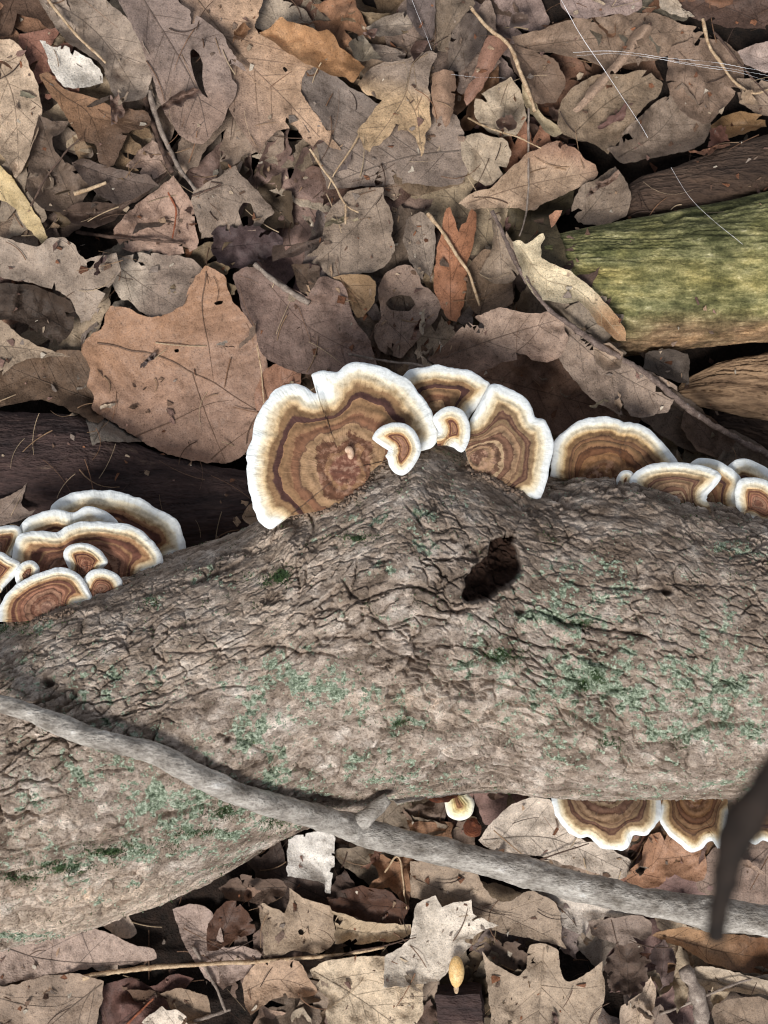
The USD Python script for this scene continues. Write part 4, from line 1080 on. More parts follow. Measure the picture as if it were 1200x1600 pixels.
T('pale tan oak leaf with pointed tips at the top centre', [(270, -25), (400, -25), (412, 0), (404, 18), (397, 40), (405, 52), (420, 48), (432, 30), (452, 38), (460, 60), (480, 88), (492, 106), (478, 112), (471, 126), (470, 143), (487, 170), (505, 192), (512, 205), (521, 203), (518, 212), (533, 234),
   (516, 229), (505, 219), (497, 218), (489, 230), (478, 222), (468, 209), (452, 201), (437, 203), (424, 212), (414, 226), (405, 241), (392, 225), (380, 205), (360, 175), (345, 130), (310, 60)],
  (188, 150, 118), rib=[(300, -10), (380, 90), (440, 150), (500, 215)], tint2=(170, 138, 118), blend=((460, 120), (370, 170)), wave=2.2, curl=2.5, crumple=0.35, q=80, lift=3, fold=1, vein_tone=0.7, holes=[[(441, 106), (445, 104), (450, 110), (446, 113)]])
T('large mauve-grey oak leaf with a deep oval sinus at the upper left', [(170, -25), (272, -25), (277, 0), (300, 17), (330, 40), (350, 58), (362, 82), (378, 98), (387, 111), (376, 107), (364, 100), (357, 104), (362, 120), (372, 135), (370, 150), (360, 165), (352, 182), (345, 196), (333, 207), (317, 226), (300, 224), (283, 213),
   (262, 185), (250, 160), (240, 130), (225, 80), (200, 30)], (136, 117, 110), rib=[(215, -15), (280, 90), (310, 150), (325, 215)], wave=3, curl=2.5, crumple=0.6, q=85, lift=5, tint2=(150, 122, 108), blend=((290, 60), (300, 220)),
  holes=[[(297, 80), (302, 76), (311, 84), (317, 100), (316, 122), (320, 142), (325, 153), (314, 145), (304, 122), (298, 98)]], arch=2)
T('orange-brown crumpled leaf piece behind the pale tan oak leaf', [(405, 52), (420, 44), (438, 26), (452, 33), (488, 42), (497, 50), (512, 46), (523, 58), (530, 75), (548, 86), (570, 105), (562, 114), (552, 128), (540, 121), (520, 119), (497, 107), (470, 96), (440, 76)], (166, 112, 64), name='leaf_scrap',
  crumple=2.6, wave=3, curl=4, step=1.7, q=88, lift=2, veins=None, tint2=(196, 142, 92), blend=((520, 90), (430, 45)))
T('three-lobed tan oak leaf with a grey top half, at the top centre', [(560, 133), (577, 110), (592, 100), (607, 97), (630, 92), (650, 84), (673, 80), (684, 83), (674, 104), (670, 125), (672, 147), (673, 175), (674, 197), (664, 206), (662, 222), (659, 247), (653, 230), (648, 215), (640, 206), (627, 202), (615, 207), (607, 213),
   (595, 226), (584, 230), (579, 238), (570, 231), (567, 221), (562, 213), (558, 203), (565, 195), (574, 187), (587, 170), (597, 157), (585, 150), (573, 147)], (196, 162, 118), rib=[(668, 84), (645, 100), (634, 145), (615, 180), (578, 230)], forks=[[(634, 150), (650, 180), (659, 235)]],
  tint2=(150, 132, 118), blend=((625, 165), (635, 120)), wave=1.8, curl=2.5, q=88, lift=3, fold=-1)
T('small mauve square leaf piece with a pale rim, left of the curled dome leaf', [(196, 260), (216, 236), (237, 217), (262, 236), (278, 254), (255, 272), (234, 284), (220, 268)], (166, 138, 124), name='leaf_scrap', wave=1.5, curl=3, q=88, rib=[(200, 258), (240, 250), (274, 254)])
T('long dark leaf curled into a trough left of the curled dome leaf', [(93, 333), (118, 315), (150, 312), (187, 318), (215, 300), (240, 285), (262, 262), (275, 256), (268, 272), (240, 292), (225, 305), (196, 325), (175, 345), (145, 355), (110, 350)], (104, 82, 72), rib=[(98, 333), (180, 328), (270, 262)],
  fold=5, curl=4, name='oval_leaf', q=85, lift=2)
T('dark grey-brown leaf trough below the russet oak leaf', [(112, 255), (130, 248), (180, 262), (235, 278), (252, 288), (215, 305), (180, 318), (150, 300), (125, 280)], (104, 86, 78), fold=3, name='oval_leaf', q=80)
T('pinkish tan leaf below the small mauve piece', [(195, 330), (240, 300), (270, 275), (300, 320), (305, 350), (312, 385), (290, 400), (240, 395), (190, 392), (175, 362)], (172, 138, 122), rib=[(180, 375), (240, 350), (300, 330)], wave=2.5, crumple=0.9, name='oval_leaf', q=75)
T('grey leaf with white flaking patches above the big orange-brown leaf', [(170, 440), (180, 410), (200, 398), (240, 394), (267, 397), (300, 405), (315, 420), (296, 447), (287, 473), (262, 492), (240, 497), (222, 490), (200, 470), (185, 468)], (142, 124, 112), rib=[(182, 415), (230, 450), (275, 480)],
  name='oval_leaf', wave=2, tint2=(190, 178, 162), blend=((250, 450), (190, 440)), q=80)
T('curled grey-brown dome leaf with a dark hole, above the dark purple leaf', [(300, 312), (306, 300), (320, 290), (345, 272), (367, 256), (372, 268), (390, 285), (405, 296), (425, 320), (430, 332), (405, 355), (398, 361), (370, 360), (340, 368), (312, 372), (305, 345)], (138, 120, 106), rib=[(306, 308), (360, 290), (400, 340)],
  arch=10, wave=3, curl=0, q=93, lift=4, name='oval_leaf', holes=[[(372, 330), (380, 316), (392, 318), (398, 335), (396, 352), (380, 354)]])
T('dark purple damp leaf with a pale bent rim, left of the broad grey leaf', [(330, 380), (336, 362), (350, 352), (375, 356), (400, 350), (420, 360), (440, 372), (432, 395), (408, 408), (382, 416), (355, 418), (338, 408)], (84, 66, 70), crumple=2.4, wave=2.5, curl=5, q=88, name='oval_leaf', jag=4, tears=4)
T('dark twisted leaf tail right of the dark purple leaf', [(425, 385), (450, 382), (480, 378), (505, 370), (508, 376), (485, 390), (455, 402), (425, 408)], (88, 70, 62), name='leaf_scrap', fold=3, veins=None, q=85)
# left middle
T('dim brown leaf under the grey lobed leaf at the left edge', [(-20, 560), (30, 560), (80, 548), (125, 545), (150, 570), (165, 600), (190, 640), (150, 660), (60, 625), (-20, 640)], (110, 84, 64), wave=3, name='oval_leaf')
T('big smooth orange-brown leaf with thin dark veins, left of the large fungus', [(125, 545), (140, 525), (160, 512), (164, 490), (172, 478), (200, 480), (215, 490), (242, 496), (262, 492), (287, 474), (296, 448), (310, 428), (322, 416), (338, 424), (352, 430), (358, 455), (366, 475), (385, 492), (402, 510), (412, 540), (420, 575), (440, 575), (452, 600),
   (440, 640), (405, 660), (388, 700), (372, 718), (345, 724), (310, 722), (285, 716), (250, 706), (222, 690), (190, 668), (165, 655), (142, 640), (148, 620), (135, 602), (142, 575)], (172, 122, 88), rib=[(152, 536), (180, 540), (205, 548), (232, 551), (270, 565), (300, 582), (333, 597), (370, 622), (400, 640)],
  forks=[[(322, 424), (321, 440), (316, 470), (318, 500), (326, 540), (334, 598)], [(216, 680), (265, 660), (310, 638), (335, 629), (366, 625)], [(330, 718), (350, 700), (398, 665)]], spacing=900, tint2=(160, 122, 102), blend=((230, 500), (310, 650)),
  wave=2.6, curl=1.5, crumple=0.25, look='smooth_leaf', q=85, lift=3, fold=0, vein_tone=0.45, holes=[[(272, 546), (279, 545), (280, 550), (273, 551)], [(334, 473), (341, 470), (349, 470), (347, 475), (337, 477)]], tilt=(0, 1.5))
T('grey lobed leaf with a raised pale midrib at the left edge', [(-20, 372), (0, 370), (33, 380), (60, 387), (76, 372), (100, 370), (116, 382), (124, 398), (133, 407), (152, 402), (180, 395), (184, 407), (190, 420), (180, 437), (168, 453), (158, 470), (148, 488), (140, 500), (127, 504), (120, 488), (113, 467), (90, 455), (67, 447), (40, 440), (17, 437), (0, 433), (-20, 430)],
  (158, 141, 126), rib=[(84, 370), (110, 385), (124, 410), (132, 440), (134, 500)], fold=-3, wave=3, curl=3, q=92, lift=6, vein_tone=1.35, look='smooth_leaf', spacing=45, holes=[[(135, 410), (142, 407), (149, 408), (144, 416), (137, 421)]])
T('dark curled leaf in shadow under the grey lobed leaf', [(-10, 445), (15, 440), (60, 450), (105, 468), (118, 490), (110, 520), (85, 545), (60, 520), (20, 500), (-10, 500)], (70, 54, 44), wave=4, crumple=1.4, q=70, name='oval_leaf')
T('grey-tan pointed leaf lobe below the grey lobed leaf', [(-20, 495), (0, 498), (15, 512), (28, 522), (55, 538), (85, 549), (110, 556), (80, 557), (50, 560), (22, 570), (10, 578), (0, 590), (-20, 595)], (152, 132, 110), rib=[(-10, 540), (40, 545), (105, 556)], q=92, lift=4, curl=2)
T('narrow pinkish leaf tip left of the large fungus, below the mauve leaf', [(395, 620), (412, 575), (430, 568), (470, 565), (470, 600), (440, 640), (405, 665)], (158, 108, 84), name='leaf_scrap', wave=2, look='smooth_leaf', q=80)
# centre
T('dim tan curled leaf beside the ring-shaped leaf', [(520, 430), (548, 425), (575, 428), (590, 440), (585, 470), (570, 495), (555, 500), (545, 480), (538, 450)], (150, 118, 82), name='oval_leaf', fold=3, q=75)
T('dark little leaf in the gap left of the mauve leaf', [(455, 415), (480, 412), (500, 415), (502, 440), (488, 462), (466, 455)], (92, 72, 58), name='leaf_scrap', q=70)
T('mauve leaf with pale fibres above the large fungus', [(365, 430), (385, 420), (402, 418), (440, 440), (463, 455), (482, 464), (490, 448), (500, 433), (515, 432), (532, 438), (541, 452), (545, 480), (556, 500), (573, 522), (583, 556), (592, 572), (540, 580), (470, 585), (430, 570), (408, 555), (398, 520), (375, 480)],
  (140, 112, 102), rib=[(420, 445), (480, 510), (575, 560)], wave=3, tint2=(124, 98, 90), blend=((520, 480), (420, 530)), q=80, lift=1, vein_tone=0.9, name='oval_leaf')
T('crumpled leaf curled into a ring round a dark hole, above the fungi', [(590, 445), (600, 428), (618, 418), (634, 413), (650, 424), (657, 447), (672, 450), (683, 465), (688, 480), (680, 492), (677, 505), (668, 515), (655, 528), (640, 545), (627, 560), (608, 556), (592, 548), (582, 530), (586, 508), (596, 496), (590, 470)], (152, 126, 112), crumple=1.5, wave=3, curl=5,
  holes=[[(602, 474), (610, 465), (625, 461), (642, 463), (649, 475), (640, 486), (622, 486), (610, 484)]], q=90, lift=4, name='oval_leaf')
T('mottled grey leaf piece left of the orange upright leaf', [(637, 340), (660, 330), (678, 345), (682, 380), (677, 420), (672, 450), (655, 430), (638, 405), (630, 370)], (146, 132, 120), name='leaf_scrap', wave=2.5, q=80, look='bleached_leaf')
T('bright orange upright leaf with two pointed tips, above the fungi', [(677, 453), (679, 425), (683, 393), (690, 358), (697, 327), (703, 324), (709, 342), (716, 362), (727, 342), (737, 326), (743, 332), (744, 357), (741, 382), (734, 400), (728, 418), (729, 457), (722, 482), (713, 502), (700, 498), (691, 483), (684, 468)], (178, 108, 70), arch=6, fold=0,
  rib=[(704, 495), (703, 420), (700, 330)], wave=2, curl=0, q=90, lift=4, look='smooth_leaf', forks=[[(706, 440), (722, 390), (738, 330)]])
T('dim olive leaf right of the orange upright leaf', [(730, 420), (755, 395), (780, 390), (800, 420), (805, 470), (780, 485), (745, 490), (728, 470)], (138, 112, 90), name='oval_leaf', wave=3, q=75)
T('tan pointed leaf left of the pale curled strip', [(752, 430), (765, 400), (772, 370), (766, 335), (780, 332), (790, 360), (805, 385), (815, 420), (800, 445), (770, 445)], (152, 134, 116), rib=[(772, 338), (780, 380), (785, 440)], q=82, name='oval_leaf', fold=2)
# upper centre and right
T('grey jagged leaf scrap at the top edge, right of the pale tan oak leaf', [(570, 45), (600, 25), (640, 15), (648, 40), (625, 55), (590, 58)], (146, 134, 122), name='leaf_scrap', q=80, curl=4)
T('narrow grey leaf above the three-lobed tan leaf', [(545, 75), (570, 68), (600, 70), (625, 78), (640, 92), (600, 95), (570, 92)], (136, 122, 112), name='oval_leaf', q=78)
T('dark grey folded leaf left of the red-brown rolled leaf', [(710, 25), (725, 18), (745, 22), (762, 50), (755, 75), (738, 90), (722, 112), (702, 110), (702, 80), (706, 55)], (92, 80, 76), fold=4, curl=3, name='oval_leaf', q=82, tint2=(140, 124, 112), blend=((740, 70), (708, 70)))
T('dull olive leaf at the top edge beside the red-brown rolled leaf', [(678, -20), (735, -20), (742, 10), (725, 25), (708, 50), (700, 82), (683, 80), (680, 40)], (124, 106, 88), name='oval_leaf', wave=3, q=72)
T('dark mauve leaf strip at the top edge, beside the three-lobed tan leaf', [(632, -10), (680, -10), (680, 40), (672, 66), (650, 50), (638, 25)], (112, 98, 96), name='oval_leaf', q=78)
T('tan rolled leaf tube right of the three-lobed tan leaf', [(676, 120), (678, 112), (694, 108), (711, 112), (712, 140), (708, 168), (704, 190), (697, 201), (690, 190), (684, 186), (674, 176), (674, 150)], (164, 126, 100), arch=8, curl=0, fold=0, rib=[(694, 112), (692, 150), (695, 196)], q=94, lift=4, veins=None, name='oval_leaf', look='smooth_leaf')
T('red-brown rolled leaf slanting between dark gaps, top right of centre', [(760, 62), (768, 55), (782, 52), (796, 60), (792, 76), (778, 94), (765, 112), (752, 136), (740, 156), (731, 165), (727, 155), (734, 125), (744, 100), (752, 78)], (152, 104, 84), arch=7, curl=0, fold=0, rib=[(778, 58), (755, 105), (731, 160)], q=94, lift=5, veins=None, look='smooth_leaf', name='oval_leaf')
T('pale buff leaf behind the tan ribbed leaf, right of centre top', [(745, 150), (775, 135), (800, 120), (815, 150), (825, 185), (812, 210), (785, 215), (755, 200), (740, 180)], (178, 162, 138), name='oval_leaf', crumple=1.3, wave=3, q=75)
T('olive-buff leaf slab beside the thin bent stem, right of centre top', [(820, 120), (832, 150), (845, 180), (868, 195), (884, 208), (872, 216), (850, 205), (830, 180), (818, 160)], (166, 152, 118), name='oval_leaf', q=82, arch=3, veins=None)
T('buff mottled leaf left of the tan pointed leaf with a dark lower edge', [(720, 215), (745, 205), (790, 218), (800, 240), (790, 270), (760, 290), (735, 280), (722, 250)], (162, 146, 124), crumple=1.4, name='oval_leaf', q=75)
T('brown leaf under the spider silk at the upper right', [(800, 60), (840, 50), (900, 30), (960, 22), (1020, 20), (1055, 30), (1100, 50), (1075, 75), (1040, 90), (1000, 95), (950, 110), (900, 90), (850, 82), (810, 90)], (144, 118, 98), rib=[(820, 75), (930, 60), (1080, 48)], wave=4, name='oval_leaf', q=75, vein_tone=0.7)
T('dark tan leaf left of the spider silk at the upper right', [(795, 70), (830, 75), (870, 95), (885, 130), (868, 165), (835, 160), (810, 120), (798, 100)], (126, 100, 82), wave=3, name='oval_leaf', q=75)
T('big olive-brown leaf under the spider silk, above the dark umber branch', [(880, 150), (920, 120), (960, 115), (1010, 110), (1035, 130), (1030, 150), (1005, 165), (985, 195), (960, 225), (948, 240), (930, 225), (905, 220), (880, 212), (868, 195)], (142, 120, 96), rib=[(900, 205), (950, 160), (1020, 120)], wave=4, crumple=1.3, name='oval_leaf', q=80)
T('grey-brown leaf with a raised rim above the dark umber branch', [(950, 235), (975, 205), (1005, 175), (1040, 150), (1065, 130), (1085, 150), (1100, 175), (1112, 200), (1100, 225), (1060, 240), (1010, 250), (970, 258)], (136, 118, 104), rib=[(960, 250), (1030, 205), (1075, 140)], wave=4, curl=5, name='oval_leaf', q=80)
T('brown crumpled leaf behind the right half of the cobweb', [(1045, 75), (1085, 58), (1130, 62), (1165, 90), (1160, 130), (1135, 165), (1105, 195), (1070, 180), (1040, 140)], (134, 108, 90), rib=[(1060, 80), (1100, 125), (1110, 185)], wave=4, crumple=1.3, q=80, tears=4)
T('grey-tan torn leaf at the right edge above the dark umber branch', [(1150, 120), (1190, 125), (1225, 140), (1225, 185), (1190, 180), (1155, 160)], (146, 124, 106), name='leaf_scrap', wave=3, q=80, soft=False)
T('ochre leaf piece above the dark umber branch at the right', [(1110, 195), (1130, 180), (1160, 172), (1195, 180), (1198, 198), (1170, 205), (1140, 218), (1115, 215)], (158, 118, 74), name='leaf_scrap', q=80, look='smooth_leaf')
T('pale mauve leaf at the right edge under the spider silk', [(1150, 80), (1180, 70), (1220, 60), (1220, 115), (1190, 112), (1160, 100)], (172, 152, 146), name='oval_leaf', q=80)
T('pinkish grey leaf at the top edge, crossed by the long spider thread', [(870, -20), (1000, -20), (1005, 10), (980, 25), (950, 22), (900, 28), (880, 15)], (156, 134, 130), name='oval_leaf', q=75)
T('dark brown leaf at the top right corner', [(1045, -20), (1220, -20), (1220, 50), (1180, 45), (1130, 40), (1090, 30), (1060, 10)], (96, 70, 60), name='oval_leaf', wave=3, q=75)
T('white-edged leaf tip at the top edge near the right corner', [(1030, -15), (1050, -15), (1062, 8), (1085, 25), (1070, 28), (1045, 20), (1030, 12)], (196, 182, 162), name='leaf_scrap', q=86)
T('tan leaf rolled into a long tube at the upper right', [(895, 172), (905, 160), (930, 130), (950, 108), (968, 80), (985, 50), (1005, 38), (1020, 42), (1008, 62), (985, 85), (965, 110), (945, 140), (920, 162), (904, 176)], (164, 134, 112), arch=9, curl=0, fold=0, rib=[(900, 173), (955, 115), (1012, 42)], q=94, lift=5, veins=None, look='smooth_leaf', name='oval_leaf')
T('tan pointed leaf with a dark lower edge, left of the dark umber branch', [(715, 320), (740, 302), (770, 292), (800, 262), (822, 240), (850, 226), (880, 222), (900, 232), (915, 248), (930, 258), (934, 272), (915, 288), (885, 305), (855, 320), (828, 328), (800, 326), (760, 326), (735, 330)], (184, 154, 126), rib=[(730, 318), (820, 290), (930, 268)],
  wave=3, crumple=0.8, q=86, lift=3, fold=1.5, curl=3, tint2=(160, 116, 92), blend=((850, 280), (860, 226)), name='oval_leaf')
T('grey-brown leaf against the end of the green log', [(905, 290), (935, 275), (960, 258), (975, 280), (985, 310), (975, 340), (940, 350), (905, 352), (890, 330)], (138, 120, 104), wave=3, crumple=1.2, name='oval_leaf', q=72)
T('little orange leaf flake between the tan pointed leaf and the green log', [(857, 336), (868, 330), (880, 329), (873, 345), (862, 354)], (196, 134, 100), name='leaf_scrap', veins=None, q=90, lift=6)
# between the green log and the fungi
T('dark leaf in the gap below the green log end', [(1010, 550), (1050, 545), (1078, 555), (1075, 600), (1040, 590), (1005, 575)], (92, 82, 76), name='leaf_scrap', q=70)
T('grey-brown flat leaf under the thin lichened twig at the right', [(990, 590), (1040, 600), (1075, 625), (1120, 660), (1180, 690), (1220, 715), (1220, 760), (1120, 720), (1050, 690), (1000, 650)], (122, 104, 90), name='oval_leaf', q=75)
T('reddish-brown underside of a folded leaf just behind the right-hand centre fungi', [(690, 575), (740, 562), (800, 555), (860, 560), (910, 580), (950, 612), (965, 640), (935, 672), (890, 690), (850, 672), (800, 640), (750, 612)], (128, 92, 74), rib=[(700, 580), (800, 600), (950, 640)], wave=4.5, crumple=1.4, q=80, name='oval_leaf', tears=3)
T('flat mottled grey-brown leaf crossed by the thin lichened twig', [(872, 505), (900, 512), (925, 522), (950, 540), (975, 560), (1005, 578), (1040, 592), (1062, 610), (1048, 640), (1010, 655), (968, 650), (930, 628), (900, 600), (876, 560), (866, 530)], (150, 130, 116), rib=[(880, 515), (960, 580), (1045, 625)], wave=3.5, crumple=1.2, q=82, name='oval_leaf', tears=4)
T('pale brown folded leaf between the orange upright leaf and the right fungi', [(668, 562), (685, 545), (700, 528), (722, 505), (745, 492), (775, 482), (800, 484), (830, 490), (862, 488), (884, 505), (892, 530), (880, 556), (850, 566), (810, 560), (770, 572), (740, 585), (715, 588)],
  (164, 138, 122), rib=[(690, 560), (770, 530), (870, 500)], wave=4, crumple=1.5, q=86, lift=3, tint2=(142, 108, 90), blend=((790, 520), (780, 575)), forks=[[(800, 555), (830, 530), (850, 500)]], name='oval_leaf', tears=4)
T('small torn tan scrap lying on the flat mottled leaf', [(925, 545), (950, 535), (975, 552), (970, 575), (945, 582), (930, 568)], (168, 146, 126), name='leaf_scrap', q=85, soft=False)
T('brown leaf fragment wedged under the end of the thin lichened twig', [(1070, 640), (1110, 650), (1150, 690), (1130, 720), (1090, 705), (1065, 670)], (122, 96, 80), name='leaf_scrap', q=80, soft=False, tears=3)
T('pale greenish-white leaf strip curled along the end of the green log', [(800, 378), (812, 374), (822, 382), (835, 374), (848, 366), (852, 374), (843, 383), (845, 402), (858, 408), (870, 413), (888, 420), (905, 431), (920, 446), (934, 460), (950, 478), (968, 498), (975, 515), (976, 533), (962, 531), (952, 520), (943, 512), (930, 502), (920, 488), (912, 478), (902, 470), (884, 472), (866, 468), (845, 465), (832, 455), (818, 428), (806, 405)],
  (204, 194, 160), rib=[(812, 385), (850, 435), (905, 455), (970, 525)], look='bleached_leaf', wave=2, curl=3, q=92, lift=4, tint2=(186, 142, 98), blend=((905, 455), (955, 505)), vein_tone=0.75, name='oval_leaf')
T('grey ragged leaf tip beside the left fungi', [(-20, 790), (0, 778), (18, 772), (30, 766), (42, 756), (38, 772), (32, 790), (45, 800), (56, 798), (40, 812), (10, 820), (-20, 822)], (136, 118, 108), name='leaf_scrap', q=90, lift=3)
# below the log, left
T('big pale mauve leaf with dark veins against the log at the lower left', [(-25, 1482), (0, 1476), (40, 1460), (75, 1449), (105, 1442), (131, 1438), (145, 1450), (165, 1456), (190, 1468), (215, 1478), (242, 1484), (243, 1498), (200, 1506), (150, 1511), (100, 1518), (50, 1527), (0, 1536), (-25, 1540)], (170, 148, 138), rib=[(10, 1481), (60, 1497), (140, 1505), (215, 1502)],
  forks=[[(122, 1442), (132, 1470), (146, 1503)]], spacing=90, wave=2, q=92, lift=8, crumple=0.5, vein_tone=0.4, curl=2, look='bleached_leaf', name='oval_leaf')
T('brown leaf with curved dark veins at the lower left corner', [(-25, 1545), (30, 1536), (82, 1522), (120, 1522), (162, 1532), (158, 1560), (150, 1590), (146, 1625), (-25, 1625)], (148, 126, 108), rib=[(162, 1535), (110, 1575), (60, 1620)], forks=[[(0, 1560), (40, 1570), (90, 1572), (120, 1558)], [(150, 1540), (130, 1570), (120, 1610)]], spacing=80, wave=3, q=85, lift=3, vein_tone=0.45, name='oval_leaf')
T('dark red-brown shrivelled leaf at the bottom, right of the veined corner leaf', [(160, 1540), (200, 1530), (240, 1540), (270, 1520), (300, 1530), (280, 1560), (240, 1590), (200, 1620), (160, 1620)], (110, 72, 66), name='oval_leaf', crumple=1.8, wave=3, q=75)
T('pinkish grey leaf under the pale straw', [(270, 1420), (300, 1410), (325, 1415), (345, 1440), (350, 1480), (380, 1480), (410, 1490), (405, 1520), (360, 1540), (320, 1530), (300, 1500), (285, 1460)], (170, 148, 140), name='oval_leaf', wave=3, q=70, look='bleached_leaf')
T('dark chestnut leaf with cracks, left of the tan leaf with a round hole', [(322, 1448), (335, 1425), (352, 1410), (375, 1408), (395, 1438), (400, 1452), (378, 1462), (356, 1476), (340, 1484), (326, 1484)], (94, 58, 42), q=86, wave=2, lift=2, name='oval_leaf', look='smooth_leaf')
T('tan leaf with a round hole below the white flake', [(406, 1415), (412, 1412), (430, 1420), (446, 1425), (451, 1410), (452, 1388), (460, 1398), (480, 1408), (500, 1414), (518, 1420), (522, 1445), (526, 1468), (516, 1478), (500, 1486), (460, 1490), (430, 1495), (413, 1497), (410, 1460)], (168, 146, 122), rib=[(455, 1395), (470, 1440), (480, 1488)],
  holes=[[(465, 1455), (470, 1451), (475, 1455), (474, 1460), (468, 1461)]], wave=1.8, q=86, lift=3, name='oval_leaf', vein_tone=0.85)
T('dark cupped leaf against the lower edge of the log', [(342, 1386), (360, 1376), (380, 1368), (412, 1372), (446, 1374), (451, 1390), (446, 1402), (425, 1412), (415, 1416), (385, 1408), (352, 1406)], (108, 86, 74), q=92, lift=5, fold=3, curl=4, name='oval_leaf')
T('dark red-brown leaf in the hollow right of the tan leaf with a hole', [(510, 1400), (560, 1385), (610, 1390), (640, 1420), (630, 1446), (580, 1442), (525, 1430), (515, 1420)], (86, 52, 38), name='oval_leaf', q=60)
T('buff boat-shaped curled leaf in the middle below the log', [(520, 1424), (535, 1428), (560, 1438), (600, 1445), (640, 1444), (644, 1460), (620, 1470), (580, 1474), (548, 1476), (526, 1474)], (178, 156, 124), rib=[(524, 1450), (580, 1458), (642, 1452)], fold=2.5, curl=3, q=90, lift=4, name='oval_leaf', look='smooth_leaf')
T('tan curled leaf with a notch under the straw', [(375, 1532), (395, 1510), (412, 1504), (440, 1500), (466, 1500), (478, 1520), (496, 1548), (490, 1555), (465, 1560), (440, 1560), (425, 1566), (405, 1580), (394, 1586), (382, 1570)], (180, 146, 118), rib=[(382, 1550), (430, 1530), (490, 1545)], q=86, lift=2, curl=4, name='oval_leaf')
T('cream mottled leaf at the bottom centre', [(485, 1515), (505, 1502), (520, 1498), (560, 1494), (600, 1490), (640, 1500), (665, 1530), (660, 1580), (640, 1625), (520, 1625), (508, 1585), (515, 1560), (500, 1548)], (200, 182, 154), rib=[(490, 1518), (560, 1560), (630, 1610)], crumple=1.6, wave=3, q=86, lift=3, look='bleached_leaf', name='oval_leaf')
T('white round-lobed leaf piece at the bottom edge', [(220, 1600), (232, 1585), (244, 1580), (252, 1572), (262, 1580), (275, 1578), (290, 1588), (296, 1610), (290, 1625), (225, 1625)], (206, 198, 186), name='leaf_scrap', look='bleached_leaf', q=88, lift=2)
T('olive-tan curled leaf at the bottom edge under the grey sticks', [(250, 1555), (275, 1546), (300, 1552), (325, 1560), (330, 1590), (300, 1600), (270, 1580)], (146, 122, 100), fold=3, q=80, name='oval_leaf')
# below the log, right
T('pale ashy leaf with dark cracks below the lower right fungi', [(745, 1312), (770, 1285), (800, 1255), (830, 1245), (862, 1250), (880, 1285), (910, 1312), (960, 1330), (985, 1345), (985, 1368), (960, 1378), (920, 1362), (880, 1350), (845, 1340), (805, 1336), (770, 1330)], (190, 180, 168), rib=[(755, 1312), (860, 1310), (975, 1360)], look='bleached_leaf', wave=2.5, crumple=0.9, q=80, vein_tone=0.5, name='oval_leaf')
T('dim mauve leaf at the right edge below the fungi', [(1085, 1390), (1095, 1345), (1120, 1322), (1170, 1310), (1220, 1310), (1220, 1425), (1160, 1410), (1120, 1410)], (140, 116, 104), name='oval_leaf', wave=2, q=75)
T('orange leaf with a dark fold, under the lower right fungi', [(975, 1372), (980, 1358), (1000, 1348), (1008, 1325), (1015, 1305), (1040, 1300), (1080, 1310), (1102, 1322), (1104, 1350), (1100, 1376), (1084, 1378), (1070, 1372), (1058, 1366), (1045, 1372), (1026, 1386), (1000, 1384), (980, 1382)], (176, 122, 88), rib=[(980, 1375), (1025, 1345), (1040, 1305)], q=85, lift=2, wave=3, name='oval_leaf', look='smooth_leaf')
T('bluish-white torn flake at the lower edge of the log', [(450, 1312), (462, 1306), (480, 1304), (500, 1299), (523, 1304), (524, 1330), (521, 1360), (516, 1396), (509, 1394), (508, 1380), (490, 1376), (470, 1372), (449, 1369)], (208, 214, 216), name='bark_flake', look='bleached_leaf', rib=None, veins=None, wave=1.5, curl=3, q=96, lift=12, tilt=(0, -3))
T('ashy white flake right of the grey twig stub, below the log', [(832, 1396), (845, 1390), (880, 1402), (930, 1408), (980, 1420), (998, 1428), (970, 1434), (940, 1432), (920, 1440), (914, 1462), (896, 1456), (880, 1448), (860, 1430), (842, 1412)], (196, 192, 186), name='bark_flake', look='bleached_leaf', veins=None, wave=2, curl=3, q=85)
T('broad tan lobed leaf under the grey twig, below the log', [(640, 1346), (670, 1345), (700, 1352), (730, 1360), (748, 1370), (757, 1388), (770, 1403), (784, 1410), (797, 1408), (810, 1398), (828, 1390), (850, 1400), (866, 1410), (876, 1430), (876, 1468), (886, 1482), (860, 1474), (820, 1466), (790, 1458), (750, 1448), (738, 1430), (715, 1420), (694, 1416), (675, 1408), (660, 1406), (640, 1400)],
  (156, 136, 116), rib=[(650, 1375), (740, 1410), (870, 1470)], wave=2.2, q=86, lift=3, vein_tone=0.8)
T('grey-white torn papery leaf at the bottom, right of the boat-shaped leaf', [(650, 1412), (668, 1405), (681, 1400), (690, 1418), (712, 1410), (736, 1405), (740, 1430), (762, 1438), (781, 1446), (762, 1452), (742, 1462), (738, 1478), (728, 1488), (710, 1505), (690, 1530), (670, 1536), (640, 1540), (600, 1542), (600, 1495), (625, 1480), (642, 1466)], (202, 198, 188), look='bleached_leaf', name='leaf_scrap',
  crumple=1.5, wave=3, q=88, lift=3, curl=4, veins=None)
T('dark shrivelled leaf lump in the notch of the large tan oak leaf', [(752, 1476), (762, 1466), (785, 1468), (815, 1476), (824, 1490), (820, 1515), (812, 1524), (795, 1518), (775, 1505), (760, 1492)], (104, 84, 72), crumple=3, wave=3, name='leaf_scrap', step=1.3, veins=None, q=75, jag=4, tears=5)
